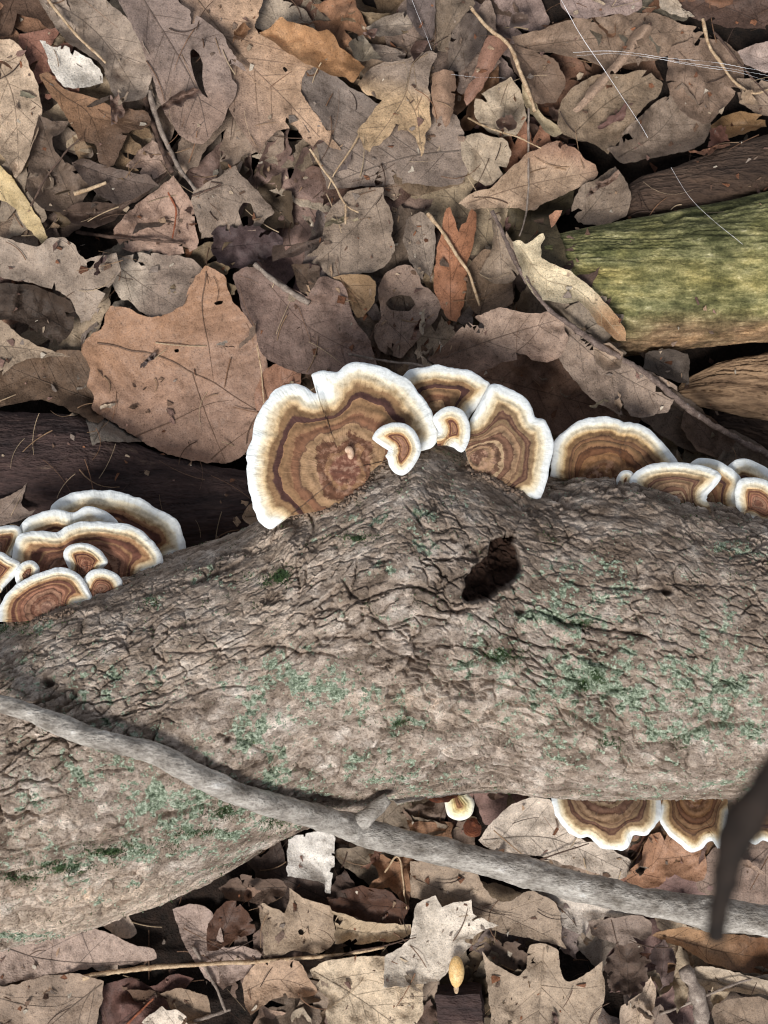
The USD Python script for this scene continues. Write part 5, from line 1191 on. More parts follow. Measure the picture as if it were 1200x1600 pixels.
T('large tan oak leaf at the bottom edge, right of the yellow seed', [(752, 1486), (764, 1500), (785, 1514), (812, 1526), (824, 1512), (824, 1490), (830, 1476), (850, 1474), (872, 1484), (874, 1505), (878, 1522), (888, 1534), (900, 1530), (920, 1520), (940, 1502), (942, 1520), (948, 1545), (938, 1580), (928, 1625), (768, 1625), (766, 1590), (761, 1540)], (164, 144, 122),
  rib=[(850, 1480), (845, 1540), (840, 1615)], forks=[[(846, 1540), (900, 1545), (944, 1540)]], wave=2.5, q=88, lift=4, vein_tone=0.8)
T('orange-brown leaf under the grey twig at the lower right edge', [(1020, 1462), (1045, 1450), (1070, 1446), (1115, 1456), (1160, 1462), (1220, 1466), (1220, 1528), (1170, 1520), (1130, 1510), (1100, 1500), (1065, 1482)], (166, 122, 82), rib=[(1030, 1460), (1120, 1485), (1210, 1500)], forks=[[(1112, 1458), (1104, 1480), (1104, 1500)]], q=86, lift=3, tint2=(120, 74, 42), blend=((1100, 1480), (1190, 1490)), wave=2.5, name='oval_leaf', look='smooth_leaf')
T('pale pointed leaf blade standing up at the bottom edge', [(968, 1625), (970, 1575), (982, 1568), (1000, 1556), (1010, 1540), (1018, 1525), (1026, 1545), (1022, 1575), (1016, 1625)], (186, 166, 146), rib=[(1018, 1530), (1000, 1580), (992, 1620)], fold=2, q=90, lift=3, name='oval_leaf')
T('dark purple folded leaf left of the grey stick end, bottom right', [(1018, 1480), (1035, 1472), (1052, 1485), (1054, 1512), (1048, 1538), (1030, 1545), (1022, 1510)], (100, 80, 78), name='oval_leaf', fold=4, q=80, jag=4, tears=3, crumple=1.4)
T('dark shredded leaf right of the large tan oak leaf', [(945, 1500), (965, 1480), (990, 1470), (1015, 1480), (1012, 1520), (1000, 1550), (975, 1560), (955, 1545), (946, 1525)], (98, 78, 68), crumple=2.6, wave=4, name='leaf_scrap', q=75, jag=5, tears=6)
T('grey-brown shrivelled leaf fringe below the ashy white flake', [(920, 1440), (960, 1434), (1000, 1430), (1018, 1440), (1020, 1462), (1000, 1472), (970, 1478), (945, 1470), (925, 1462)], (136, 118, 108), crumple=2, name='leaf_scrap', q=85, veins=None)
T('pale buff leaf under the right-hand stick at the bottom', [(1060, 1520), (1090, 1510), (1130, 1515), (1180, 1528), (1220, 1535), (1220, 1562), (1160, 1552), (1110, 1545), (1075, 1540)], (176, 162, 142), name='oval_leaf', q=80)
T('tan leaf in the bottom right corner', [(1110, 1575), (1140, 1560), (1190, 1562), (1220, 1570), (1220, 1625), (1120, 1625)], (140, 118, 98), name='oval_leaf', q=80)
filler(84, 6, ('scrap', 'shred', 'shred', 'scrap'), (24, 74), 84)


# ------------------------------------------------------------------ bracket fungi
def bracket(label, margin, inner, centre, z, white, R0, look='fungus_cap', seed=1, rise=(0, 0), dome=2.5, thick=(1.3, 4.5), wavy=1.0, group=None, lobes=(), edge_wave=1.0, pleats=1.0):
    """margin: the growing edge (photograph px, open line); inner: the line by which the bracket sits on the log; centre: where its zones start;
    z: height of the attachment (m); white, R0: widths of the pale rim and of the whole bracket (px); rise: mm per 100 px east, north."""
    white *= 0.78
    M = smooth_path(np.array(margin, float), 2.5)
    I = np.array(inner, float)
    ring = np.vstack([M, I]) if len(I) else M
    c = np.array(centre, float)
    poly = Polygon(ring).buffer(0)
    if poly.geom_type != 'Polygon':
        poly = max(poly.geoms, key=lambda g: g.area)
    k = (CAM_H - z) / FPX
    n = int(np.clip(poly.length * k / 0.0007, 90, 520))
    th = np.linspace(0, 2 * np.pi, n, endpoint=False)
    far = np.stack([np.cos(th), np.sin(th)], 1) * 900
    Rr = np.empty(n)
    for i in range(n):
        g = LineString([c, c + far[i]]).intersection(poly)
        Rr[i] = 6.0 if g.is_empty else max(6.0, max(math.hypot(*(np.array(q) - c)) for gg in (getattr(g, 'geoms', None) or [g]) for q in gg.coords))
    # crenate edge
    P0 = c + np.stack([np.cos(th), np.sin(th)], 1) * Rr[:, None]
    dm0, at0 = seg_dist(P0, M)
    onm = dm0 < 4
    cren = fbm(np.c_[at0, 0 * at0, np.full(n, seed)], 9.0, 3, seed) * 2.0 + 2.4 * fbm(np.c_[at0, 0 * at0, np.full(n, seed)], 26.0, 2, seed + 1)
    Rr = np.maximum(Rr + np.where(onm, 0, 3.2 * fbm(np.c_[P0, np.full(n, seed)], 9.0, 3, seed + 4)), 5.0)
    Rr = Rr + np.where(onm, cren * edge_wave * min(1, R0 / 90), 0)
    m = int(np.clip(Rr.max() * k / 0.0007, 22, 130))
    t = np.linspace(0, 1, m) ** 0.85
    px = c[0] + np.cos(th)[None] * Rr[None] * t[:, None]
    py = c[1] + np.sin(th)[None] * Rr[None] * t[:, None]
    fl = np.stack([px.ravel(), py.ravel()], 1)
    d, at = seg_dist(fl, M)
    edge_on = c + np.stack([np.cos(th), np.sin(th)], 1) * Rr[:, None]
    de, _ = seg_dist(edge_on, M)
    d, at = d.reshape(px.shape), at.reshape(px.shape)
    d = np.where(np.arange(m)[:, None] == m - 1, np.where(de < 5, 0, d), d)
    # zones follow the growing edge near the rim and turn into rings round the centre further in
    hit = dm0 < 4
    tt3 = np.r_[th[hit] - 2 * np.pi, th[hit], th[hit] + 2 * np.pi]
    Rx = np.interp(th, tt3, np.tile(Rr[hit], 3)) if hit.any() else Rr
    Rs = gaussian_filter1d(Rx, n * 0.07, mode='wrap')
    Rx = gaussian_filter1d(Rx, n * 0.016, mode='wrap')
    rr_ = Rr[None] * t[:, None]
    Rm = Rs[None] + (Rx - Rs)[None] * sstep(0.5, 0.95, rr_ / Rx[None])
    zpol = 0.82 * np.clip(rr_ / np.maximum(Rm - white, 5), 0, 1)
    zoff = 0.82 * np.clip(1 - (d - white) / max(R0 - white, 5), 0, 1)
    wz = sstep(0, 2.0 * white, d - white)
    zone = np.where(d < white, 1 - 0.18 * d / white, (1 - wz) * zoff + wz * np.minimum(zpol, 0.80))
    mmd = d * k * 1000                                            # distance from the growing edge, mm
    p3 = np.stack([px * k * 1000, py * k * 1000, np.full(px.shape, seed * 7.0)], -1)
    zz = dome * (1 - np.exp(-mmd / (R0 * k * 1000 * 0.45)))       # thin drooping rim, rising inwards
    zz -= 0.9 * np.exp(-mmd / 0.6)                                # rounded lip
    ringp = zone * 9.0 + 0.5 * fbm(p3, 14.0, 2, seed + 3)
    zz += 0.38 * np.sin(ringp * 2 * np.pi) * sstep(0.02, 0.15, zone) * (1 - 0.75 * sstep(0.82, 0.92, zone))
    Rmm = Rr.mean() * k * 1000
    cx_, sy_ = np.broadcast_to(np.cos(th)[None] * Rmm, px.shape), np.broadcast_to(np.sin(th)[None] * Rmm, px.shape)
    pleat = fbm(np.stack([cx_, sy_, 0.12 * mmd + seed], -1), 2.2, 3, seed + 5) + 0.9 * fbm(np.stack([cx_, sy_, 0.05 * mmd + seed], -1), 7.0, 2, seed + 6)
    zz += pleats * 0.42 * pleat * sstep(0.35, 0.9, zone)
    zz += wavy * 1.6 * fbm(np.stack([cx_, sy_, 0 * at + seed], -1), 24.0, 2, seed + 7) * sstep(0.2, 1.0, zone)
    zz += 0.5 * fbm(p3, 5.0, 3, seed + 8) * (1 - sstep(0.5, 0.85, zone)) + 0.7 * fbm(p3, 2.2, 3, seed + 11) * (1 - sstep(0.15, 0.45, zone)) + 0.16 * fbm(p3, 1.3, 2, seed + 9)
    for line, h, w in lobes:                                      # folds where lobes have grown together
        dl, _ = seg_dist(fl, line)
        zz += (h * np.exp(-(dl / w) ** 2)).reshape(px.shape)
    zz += (px - c[0]) / 100 * rise[0] + (c[1] - py) / 100 * rise[1]
    Z = z + zz * 1e-3
    X, Y = unproject(px, py, Z)
    top = np.stack([X, Y, Z], -1)
    tk = (thick[0] + (thick[1] - thick[0]) * sstep(0, R0 * k * 1000 * 0.8, mmd)) * 1e-3
    low = top.copy()
    low[..., 2] -= tk
    low[-1, :, 2] = top[-1, :, 2] - 0.00045
    low[-2, :, 2] = np.minimum(low[-2, :, 2], top[-1, :, 2] - 0.0008)
    root = thing('bracket_fungus', label, 'fungus', group, loc=top[0, 0])
    # rows are rings round the centre: cap inside, margin outside
    zmean = np.array([np.median(zone[j][onm]) if onm.any() else zone[j].mean() for j in range(m)])
    js = int(np.clip(np.searchsorted(zmean, 0.80), 3, m - 4))
    rays = {'rayx': cx_ * 1e-3, 'rayy': sy_ * 1e-3}

    def part(name, V, rows, mtl, flip, extra=None):
        v = V[rows].reshape(-1, 3)
        f = grid_faces(len(rows), n, True)
        f = f[:, ::-1] if flip else f
        put(name, v, f, mtl, root, True, None if extra is None else {q: a[rows].ravel() for q, a in extra.items()})

    at_ = {'zone': zone, **rays}
    tv = np.cross(top[1, 1] - top[1, 0], top[2, 0] - top[1, 0])
    flip = tv[2] > 0
    part('cap', top, np.arange(0, js + 1), look, flip, at_)
    rim = np.concatenate([top[js:], low[-1:]])
    zr = {'zone': np.concatenate([zone[js:], zone[-1:]]), **{q: np.concatenate([a[js:], a[-1:]]) for q, a in rays.items()}}
    part('margin', rim, np.arange(len(rim)), look, flip, zr)
    part('pore_surface', low, np.r_[np.arange(0, m - 3, 3), m - 2, m - 1], 'pores', not flip)
    if len(inner) >= 4:                                           # crumbs of bark and old flesh where the bracket grows out of the log
        rg = np.random.default_rng(seed)
        q = smooth_path(np.array(inner, float), 1.0)
        q = q[rg.integers(0, len(q), int(len(q) * 1.1))] + rg.normal(0, 3.0, (int(len(q) * 1.1), 2))
        qz = log_z(q[:, 0], q[:, 1])
        import trimesh
        ic = trimesh.creation.icosphere(1)
        bits = []
        for (bx_, by_), bz_ in zip(q, qz):
            if abs(bz_ - z) > 0.012:
                continue
            xx, yy = unproject(bx_, by_, bz_)
            bits.append((np.array(ic.vertices) * rg.uniform(0.35, 1.25, 3) * 1e-3 * rg.uniform(0.6, 1.1, (len(ic.vertices), 1)) + [float(xx), float(yy), max(bz_, z - 0.001) + 0.0004], np.array(ic.faces)))
        if bits:
            put('foot_crust', *join(bits), 'foot', root, True)
    return root


B = bracket
# the big one and its neighbours on the peak of the log
B('wide pale-rimmed back fungus behind the small round one, partly under the largest fungus', [(618, 610), (629, 588), (646, 576), (676, 571), (707, 574), (733, 578), (754, 590), (768, 601), (764, 616), (752, 632), (736, 648)], [(712, 690), (650, 690)], (690, 668), 0.096, 24, 98, seed=31, dome=2, rise=(1, -2), pleats=.8)
B('right-hand fungus of the centre cluster with a folded, notched white rim', [(738, 648), (752, 625), (764, 604), (776, 601), (798, 608), (819, 621), (832, 637), (836, 650), (842, 653), (852, 655), (860, 673), (865, 693), (860, 723), (854, 754), (842, 780), (831, 781)],
  [(815, 771), (789, 760), (767, 748), (740, 738), (728, 710), (724, 680)], (745, 715), 0.099, 27, 112, look='grey_cap', seed=37, dome=3, rise=(-1.5, 0), lobes=[([(838, 650), (800, 690)], -1.2, 5), ([(768, 606), (745, 650)], 1.3, 6)], pleats=1.1)
B('largest fungus, broad with a notch in its white rim, on the peak of the log', [(430, 824), (420, 826), (403, 810), (391, 775), (384, 741), (386, 706), (396, 682), (398, 663), (411, 632), (434, 608), (455, 600), (477, 604), (490, 614), (500, 611), (507, 612), (500, 603), (492, 597), (487, 586), (503, 578), (526, 581), (538, 572), (555, 565), (581, 568), (607, 578), (637, 595),
   (659, 619), (674, 641), (683, 667), (686, 682), (679, 696), (668, 704)], [(640, 706), (604, 716), (580, 738), (566, 764), (533, 788), (492, 800), (452, 806)], (540, 735), 0.106, 32, 178, seed=41, dome=4.5, thick=(1.5, 7), rise=(-0.5, -1.0), wavy=1.4, pleats=1.15,
  lobes=[([(508, 610), (515, 640), (512, 665)], -1.6, 6), ([(396, 682), (430, 684)], 1.2, 6)])
B('small round fungus with a wide white crescent rim, in front of the largest one', [(607, 704), (590, 693), (581, 684), (594, 667), (616, 660), (637, 664), (652, 680), (658, 702), (650, 723), (634, 741), (620, 741), (609, 730), (606, 718)], [(602, 712)], (617, 705), 0.117, 17, 40, 'young_cap', 43, dome=1.4, thick=(1.4, 3.5), pleats=.7)
B('small white-rimmed fungus wedged between the largest one and the right-hand one', [(684, 672), (676, 656), (684, 643), (702, 635), (722, 641), (733, 658), (735, 680), (728, 700), (720, 707), (710, 700)], [(700, 696), (684, 696)], (697, 684), 0.108, 19, 46, 'young_cap', 47, dome=1.4, thick=(1.4, 3.5), pleats=.7)
# right cluster
B('fungus on the right with a deep split in its rim, behind the folded one', [(860, 745), (862, 716), (867, 689), (885, 669), (909, 656), (939, 651), (963, 653), (976, 659), (985, 659), (1005, 665), (1026, 681), (1047, 704), (1060, 724), (1062, 745)], [(1040, 770), (960, 772), (930, 762), (894, 752)], (938, 752), 0.072, 22, 100, look='ochre_cap', seed=53, dome=3,
  rise=(0, -1.5), lobes=[([(978, 658), (972, 700), (974, 730)], -1.8, 4), ([(988, 660), (980, 700)], 1.0, 5)])
B('back fungus at the far right edge, only its white rim showing', [(1130, 745), (1138, 727), (1155, 717), (1176, 720), (1200, 732), (1225, 752), (1235, 780)], [(1215, 800), (1150, 800)], (1180, 790), 0.068, 24, 70, seed=59)
B('folded back lobe with a white rim at the right, overlapped by the banded one', [(1070, 745), (1080, 722), (1101, 716), (1122, 720), (1140, 731), (1155, 744), (1159, 760), (1150, 780), (1164, 788), (1170, 798), (1163, 810), (1145, 814)], [(1107, 818), (1075, 800)], (1095, 795), 0.074, 19, 74, seed=61, dome=2)
B('round fungus at the right edge with brown rings and a white rim', [(1150, 792), (1148, 770), (1155, 750), (1173, 746), (1200, 752), (1222, 775), (1225, 805), (1208, 824), (1188, 825), (1172, 816)], [(1160, 806)], (1180, 793), 0.083, 20, 50, look='rust_cap', seed=67, dome=1.8)
B('banded fungus at the right whose white rim curls over at a fold', [(988, 764), (984, 758), (987, 745), (1002, 732), (1020, 724), (1047, 722), (1065, 722), (1083, 725), (1104, 729), (1122, 737), (1127, 746), (1118, 760), (1104, 775)], [(1112, 800), (1108, 816), (1060, 815), (1036, 803), (1010, 785)], (1060, 797), 0.086, 19, 78, look='grey_cap', seed=71, dome=2.8,
  rise=(0, -1), lobes=[([(1124, 744), (1100, 775), (1088, 785)], 1.4, 5)])
B('tiny white lobe squeezed between the split fungus and the banded one', [(974, 770), (964, 758), (964, 746), (972, 736), (984, 735), (991, 742), (990, 756)], [(984, 768)], (978, 755), 0.084, 14, 20, 'young_cap', 73, dome=1, thick=(1.2, 2.5), edge_wave=.5)
# left cluster, from the back to the front
B('hindmost fungus of the left cluster with a broad white arching rim', [(70, 812), (79, 792), (93, 780), (117, 769), (149, 765), (184, 769), (219, 779), (248, 796), (272, 809), (283, 828), (290, 852), (290, 868), (270, 874)], [(225, 905), (130, 915), (90, 860)], (180, 885), 0.064, 26, 105, 'rust_cap_dark', 79, dome=3.5, rise=(0, -2), pleats=1.3)
B('second fungus of the left cluster, a pale wavy rim behind the widest layer', [(20, 845), (29, 825), (43, 809), (64, 800), (88, 795), (115, 800), (136, 791), (160, 797), (176, 807), (186, 820), (184, 835)], [(160, 870), (60, 880)], (110, 870), 0.072, 26, 72, 'rust_cap', 83, dome=2.5, pleats=1.3, lobes=[([(115, 800), (112, 825)], -1.2, 4)])
B('pale fungus cut off by the left edge, level with the widest layer', [(-30, 830), (0, 823), (24, 821), (33, 829), (32, 845), (22, 866)], [(0, 885), (-40, 880)], (-14, 868), 0.075, 14, 46, 'rust_cap', 89, dome=2)
B('widest layered fungus of the left cluster, its rim dipping in the middle', [(18, 870), (27, 842), (40, 832), (61, 829), (88, 832), (101, 824), (125, 816), (149, 814), (181, 817), (211, 823), (232, 837), (248, 857), (254, 873), (250, 888), (227, 896)], [(205, 910), (140, 930), (60, 915), (25, 895)], (135, 905), 0.081, 19, 88, 'rust_cap', 97, dome=3.2, rise=(0, -1.5), pleats=1.2,
  lobes=[([(96, 828), (100, 860)], -1.2, 6)])
B('brown fungus cut off by the left edge beneath the widest layer', [(-30, 866), (0, 862), (16, 871), (31, 879), (30, 890), (21, 902), (8, 916)], [(0, 926), (-40, 920)], (-10, 902), 0.089, 15, 40, 'rust_cap_dark', 101, dome=1.8)
B('small fungus with a scalloped white rim on top of the widest layer', [(104, 884), (99, 868), (104, 855), (123, 848), (144, 851), (160, 863), (169, 878), (161, 888)], [(145, 897), (131, 902), (112, 894)], (131, 888), 0.0895, 15, 40, 'rust_cap_dark', 103, dome=1.5, thick=(1.3, 3))
B('tiny pale knob-shaped fungus between the two lowest fungi of the left cluster', [(26, 913), (23, 896), (34, 880), (50, 876), (61, 886), (60, 900)], [(45, 915)], (42, 897), 0.091, 15, 22, 'rust_cap', 107, dome=1.2, thick=(1.3, 3))
B('small half-round fungus at the right end of the left cluster, resting on the bark', [(128, 912), (131, 904), (141, 892), (157, 888), (176, 893), (189, 905), (194, 924), (192, 942), (172, 944)], [(149, 946), (136, 935)], (154, 927), 0.094, 17, 42, 'rust_cap', 109, dome=1.6, thick=(1.3, 3))
B('lowest fungus of the left cluster, half-moon shaped with a bumpy white rim', [(-4, 972), (-2, 950), (4, 936), (13, 924), (29, 911), (51, 899), (69, 892), (91, 887), (112, 891), (125, 900), (136, 916), (146, 935), (139, 943), (120, 945)], [(114, 953), (80, 964), (48, 970), (20, 972)], (72, 950), 0.096, 15, 60, 'rust_cap', 113, dome=2.2, thick=(1.4, 4), pleats=1.2)
# under the lower edge of the log
B('fan-shaped lobed fungus under the lower edge of the log, left of two', [(863, 1236), (863, 1252), (869, 1272), (880, 1290), (892, 1303), (906, 1311), (920, 1310), (934, 1320), (942, 1326), (960, 1329), (978, 1326), (986, 1312), (990, 1305), (1010, 1305), (1025, 1291), (1032, 1270), (1031, 1238)], [(1010, 1215), (945, 1205), (885, 1215)], (948, 1226), 0.050, 15, 92, look='grey_cap', seed=127, dome=2.5, rise=(0, 2),
  lobes=[([(922, 1312), (935, 1270)], -1.3, 4), ([(987, 1310), (975, 1265)], -1.3, 4)])
B('ochre fan-shaped fungus under the lower edge of the log, right of two', [(1032, 1262), (1031, 1282), (1045, 1304), (1065, 1320), (1075, 1329), (1086, 1331), (1097, 1326), (1105, 1316), (1114, 1314), (1120, 1325), (1126, 1326), (1128, 1316), (1134, 1306), (1138, 1270)], [(1135, 1235), (1090, 1215), (1045, 1225)], (1088, 1236), 0.048, 13, 86, look='ochre_cap', seed=131, dome=2.5, rise=(0, 2))
B('fringe of a white-rimmed fungus at the lower right edge, beyond the blurred twig', [(1150, 1280), (1162, 1300), (1168, 1314), (1180, 1320), (1192, 1313), (1208, 1318), (1224, 1300)], [(1220, 1235), (1160, 1235)], (1190, 1240), 0.046, 16, 74, seed=137, dome=2.5)
B('small young fungus with a creamy yellow tip hanging from the lower edge of the log', [(694, 1252), (697, 1268), (702, 1277), (717, 1282), (732, 1278), (740, 1268), (741, 1252), (732, 1240)], [(715, 1228), (690, 1228), (665, 1232), (670, 1244)], (706, 1244), 0.066, 15, 40, 'yellow_cap', 139, dome=1.2, thick=(1.4, 4), rise=(0, 2))
_w = UsdGeom.Xform.Get(stage, '/World/' + 'bracket_fungus') and sorted((p.GetName() for p in stage.GetPrimAtPath('/World').GetChildren() if p.GetName().startswith('bracket_fungus')), key=lambda q: (len(q), q))[-1]
WROOT = '/World/' + _w
B('dull olive young fungus in shadow beside the creamy yellow one', [(724, 1290), (726, 1302), (737, 1308), (750, 1305), (753, 1292)], [(745, 1280), (730, 1280)], (739, 1284), 0.034, 2, 24, 'rust_crust', 149, dome=1)


def crust_blob(px, py, z, rx, ry, rz, seed):
    import trimesh
    s = trimesh.creation.icosphere(4)
    d = np.array(s.vertices)
    v = d * (1 + 0.35 * fbm(d, 0.55, 4, seed)[:, None]) * [rx, ry, rz]
    x, y = unproject(px, py, z)
    return v + [float(x), float(y), z], np.array(s.faces)


put('rust_base', *crust_blob(687, 1240, 0.0675, 0.0085, 0.0042, 0.0045, 5), 'rust_crust', WROOT)

# ------------------------------------------------------------------ twigs, stems and straws
def ground_path(px, lift=0.0008, win=9):
    x, y = unproject(px[:, 0], px[:, 1], 0.025)
    h = h_at(x, y)
    h = np.maximum(h, gaussian_filter1d(maximum_filter1d(h, win), win / 2, mode='nearest'))
    return h + lift


def stem(name, label, path, r0, r1, m, cat='stem', zs=None, stiff=True, group=None, sides=7, noise=0.45, seed=1, step=4.0):
    q = smooth_path(np.array(path, float), step)
    t = np.linspace(0, 1, len(q))
    r = (r0 + (r1 - r0) * t) * 0.82e-3 * (1 + 0.12 * np.sin(t * 23 + seed))
    if zs is None:
        z = ground_path(q)
        if stiff:
            a = np.polyfit(t, z, 2)
            z2 = np.polyval(a, t)
            z = np.maximum(z2 + np.percentile(z - z2, 85), z - 0.002)
            z = gaussian_filter1d(z, 4, mode='nearest')
        z = z + r * 0.8
    else:
        z = np.interp(t, np.linspace(0, 1, len(zs)), zs)
    x, y = unproject(q[:, 0], q[:, 1], z)
    P = np.stack([x, y, z], 1)
    P += 0.0004 * np.stack([fbm(P, 0.012, 3, seed), fbm(P, 0.012, 3, seed + 1), 0 * z], 1) * noise * 4
    v, f = tube(P, r * (1 + 0.15 * fbm(P, 0.006, 2, seed)), sides, 1.0, noise, seed)
    path_ = thing(name, label, cat, group, loc=P[0])
    put('stalk' if cat != 'twig' else 'bark', v, f, m, path_)
    return path_, P, r


# the grey twig across the log, its side branch rising towards the lens
tw = smooth_path(np.array([(-140, 1062), (-40, 1088), (0, 1100), (60, 1118), (120, 1143), (180, 1163), (240, 1178), (300, 1208), (360, 1236), (420, 1255), (480, 1272), (550, 1293), (610, 1312), (700, 1333), (800, 1357), (900, 1385), (1000, 1408), (1100, 1426), (1200, 1440), (1340, 1462)], float), 2.6)
tz = gaussian_filter1d(np.interp(tw[:, 0], [-140, 0, 60, 180, 300, 420, 560, 900, 1200, 1340], [0.132, 0.139, 0.144, 0.149, 0.146, 0.131, 0.108, 0.102, 0.108, 0.112]), 15, mode='nearest')
trp = np.interp(tw[:, 0], [-140, 0, 120, 300, 560, 800, 1000, 1200, 1340], [15, 16.5, 19, 22, 25, 26.5, 27, 27.5, 28])
tx, ty = unproject(tw[:, 0], tw[:, 1], tz)
trr = 0.82 * trp * (CAM_H - tz) / FPX
tP = np.stack([tx, ty, tz], 1)
for bx, bw, ba in ((90, 18, .10), (352, 22, .12), (556, 26, .16), (820, 26, .10), (1118, 30, .22)):
    trr = trr * (1 + ba * np.exp(-((tw[:, 0] - bx) / bw) ** 2))
trr = trr * (1 + 0.09 * fbm(tP, 0.010, 3, 5))
tP = tP + 0.0011 * np.stack([0 * tz, fbm(tP, 0.03, 3, 8), fbm(tP, 0.03, 3, 9)], 1)
twig = thing('twig', 'smooth grey twig lying slantwise across the log, with a short stub', 'twig', loc=tP[0])
_tv, _tf = tube(tP, trr, 40, 1.0, 0.22, 3)
_tv[:-2] += (_tv[:-2] - np.repeat(tP, 40, 0)) * (0.07 * fbm(_tv[:-2], (0.006, 0.0022, 0.0022), 4, 13) - 0.06 * sstep(0.75, 1.0, 1 - np.abs(fbm(_tv[:-2], (0.012, 0.004, 0.004), 3, 14)) * 2))[:, None]
put('bark', _tv, _tf, 'twig_bark', twig)


def px_tube(pts, zs, rpx, sides=14, noise=0.15, seed=1, step=4.0):
    q = smooth_path(np.array(pts, float), step)
    t = np.linspace(0, 1, len(q))
    z = np.interp(t, np.linspace(0, 1, len(zs)), zs)
    r = np.interp(t, np.linspace(0, 1, len(rpx)), rpx) * (CAM_H - z) / FPX
    x, y = unproject(q[:, 0], q[:, 1], z)
    return tube(np.stack([x, y, z], 1), r, sides, 1.0, noise, seed)


put('stub', *px_tube([(552, 1296), (568, 1280), (584, 1266), (600, 1252), (606, 1247)], [0.109, 0.113, 0.114, 0.113], [21, 15, 13, 12, 9]), 'twig_bark', twig)
near = thing('twig', 'dark blurred twig hanging close to the lens at the lower right, crossing the grey twig', 'twig')
put('bark', *px_tube([(1118, 1462), (1122, 1425), (1132, 1375), (1140, 1335), (1158, 1295), (1185, 1245), (1215, 1200), (1260, 1130), (1330, 1040)], [0.50, 0.505, 0.51, 0.515, 0.52, 0.525, 0.53, 0.535, 0.54], [16, 19, 21, 32, 24, 22, 24, 26, 28], 18, 0.34, 7), 'twig_end', near)

stem('twig', 'thin dark twig with pale lichen knots, slanting over the mauve leaf towards the right edge', [(768, 330), (790, 375), (815, 425), (850, 475), (900, 515), (950, 548), (1000, 578), (1045, 612), (1090, 648), (1140, 680), (1190, 705), (1250, 730)], 1.1, 2.3, 'twig_lichen', 'twig', noise=0.8, seed=11, sides=9)
stem('dry_stem', 'straight pale straw across the bright orange upright leaf', [(668, 333), (690, 362), (712, 395), (733, 428), (750, 478)], 1.3, 0.8, 'stem_straw', seed=13)
stem('dry_stem', 'long pale flattened straw lying along the leaves at the lower left', [(130, 1528), (180, 1518), (240, 1512), (320, 1507), (400, 1503), (470, 1497), (530, 1492), (600, 1480)], 1.9, 0.9, 'stem_straw', seed=15)
stem('dry_stem', 'thin dark straw end continuing right of the long pale one', [(488, 1515), (540, 1490), (600, 1478), (650, 1465)], 0.6, 0.4, 'stem_dark', seed=16)
stem('dry_stem', 'broken grey stem pair slanting between the russet leaf and the large mauve leaf', [(233, 140), (245, 185), (262, 225), (280, 262), (310, 302)], 2.1, 1.1, 'stem_grey', seed=17)
stem('dry_stem', 'dark split stem beside the broken grey one at the upper left', [(225, 145), (238, 190), (252, 232), (270, 270)], 2.0, 1.6, 'stem_dark', seed=18)
stem('dry_stem', 'thin straight stem, tan to black, above the big orange-brown leaf', [(120, 362), (160, 368), (210, 373), (250, 377), (290, 379)], 1.3, 0.8, 'stem_dark', seed=19)
stem('dry_stem', 'pale thin straw on the crinkled grey leaf at the upper left', [(66, -12), (95, 25), (125, 60), (165, 98)], 1.1, 0.8, 'stem_straw', seed=20)
stem('dry_stem', 'dark curved stalk over the pale leaf at the left', [(48, 322), (68, 285), (95, 248), (124, 218)], 0.8, 0.5, 'stem_dark', seed=21)
stem('dry_stem', 'short bone-white stick at the left below the dark leaf trough', [(116, 303), (140, 295), (166, 286)], 1.5, 1.0, 'stem_straw', seed=22)
stem('dry_stem', 'pale thin stem bent over the flat grey leaf, below the pale tan oak leaf', [(484, 232), (500, 258), (522, 290), (540, 320), (560, 332)], 0.9, 0.5, 'stem_straw', seed=23)
stem('dry_stem', 'fine straw crossing the grey leaf from the three-lobed leaf', [(560, 212), (540, 245), (520, 275), (512, 295)], 0.8, 0.4, 'stem_straw', seed=24)
stem('dry_stem', 'short pale peg standing on the broad grey leaf', [(540, 318), (540, 350)], 0.8, 0.6, 'stem_straw', seed=25)
stem('dry_stem', 'grey stick pointing at the mauve leaf above the largest fungus', [(398, 412), (420, 432), (448, 452), (484, 474)], 1.5, 2.0, 'stem_grey', seed=26)
stem('dry_stem', 'pale bowed stem along the right of the red-brown rolled leaf', [(735, 10), (765, 45), (795, 70), (812, 110), (828, 150), (836, 175)], 1.1, 1.5, 'stem_straw', seed=27)
stem('dry_stem', 'thin grey stalk running down to the orange flake beside the green log', [(826, 170), (826, 230), (826, 290), (820, 340), (812, 370)], 0.8, 0.5, 'stem_grey', seed=28)
stem('dry_stem', 'fine straw lying across the buff leaf towards the tan pointed one', [(732, 184), (770, 202), (810, 215), (845, 232)], 0.7, 0.4, 'stem_straw', seed=29)
stem('dry_stem', 'brown stem curving down at the top right corner', [(1098, 30), (1108, 70), (1125, 95), (1145, 125), (1175, 145), (1200, 140)], 1.3, 0.7, 'stem_straw', seed=30)
stem('dry_stem', 'thin dark stem right of the brown curving one at the top right', [(1115, 50), (1140, 80), (1165, 110), (1210, 160)], 0.9, 0.5, 'stem_dark', seed=31)
stem('dry_stem', 'hair-thin straw standing by the left rim of the largest fungus', [(402, 540), (408, 580), (413, 630)], 0.5, 0.4, 'stem_straw', seed=32)
stem('dry_stem', 'tan stalk running along the top of the largest fungus', [(545, 553), (590, 562), (640, 568), (672, 574)], 0.9, 0.7, 'stem_grey', seed=34)
stem('dry_stem', 'pale bent grass stem below the stub of the grey twig', [(600, 1362), (622, 1338), (630, 1380), (636, 1420)], 0.7, 0.5, 'stem_straw', seed=35)
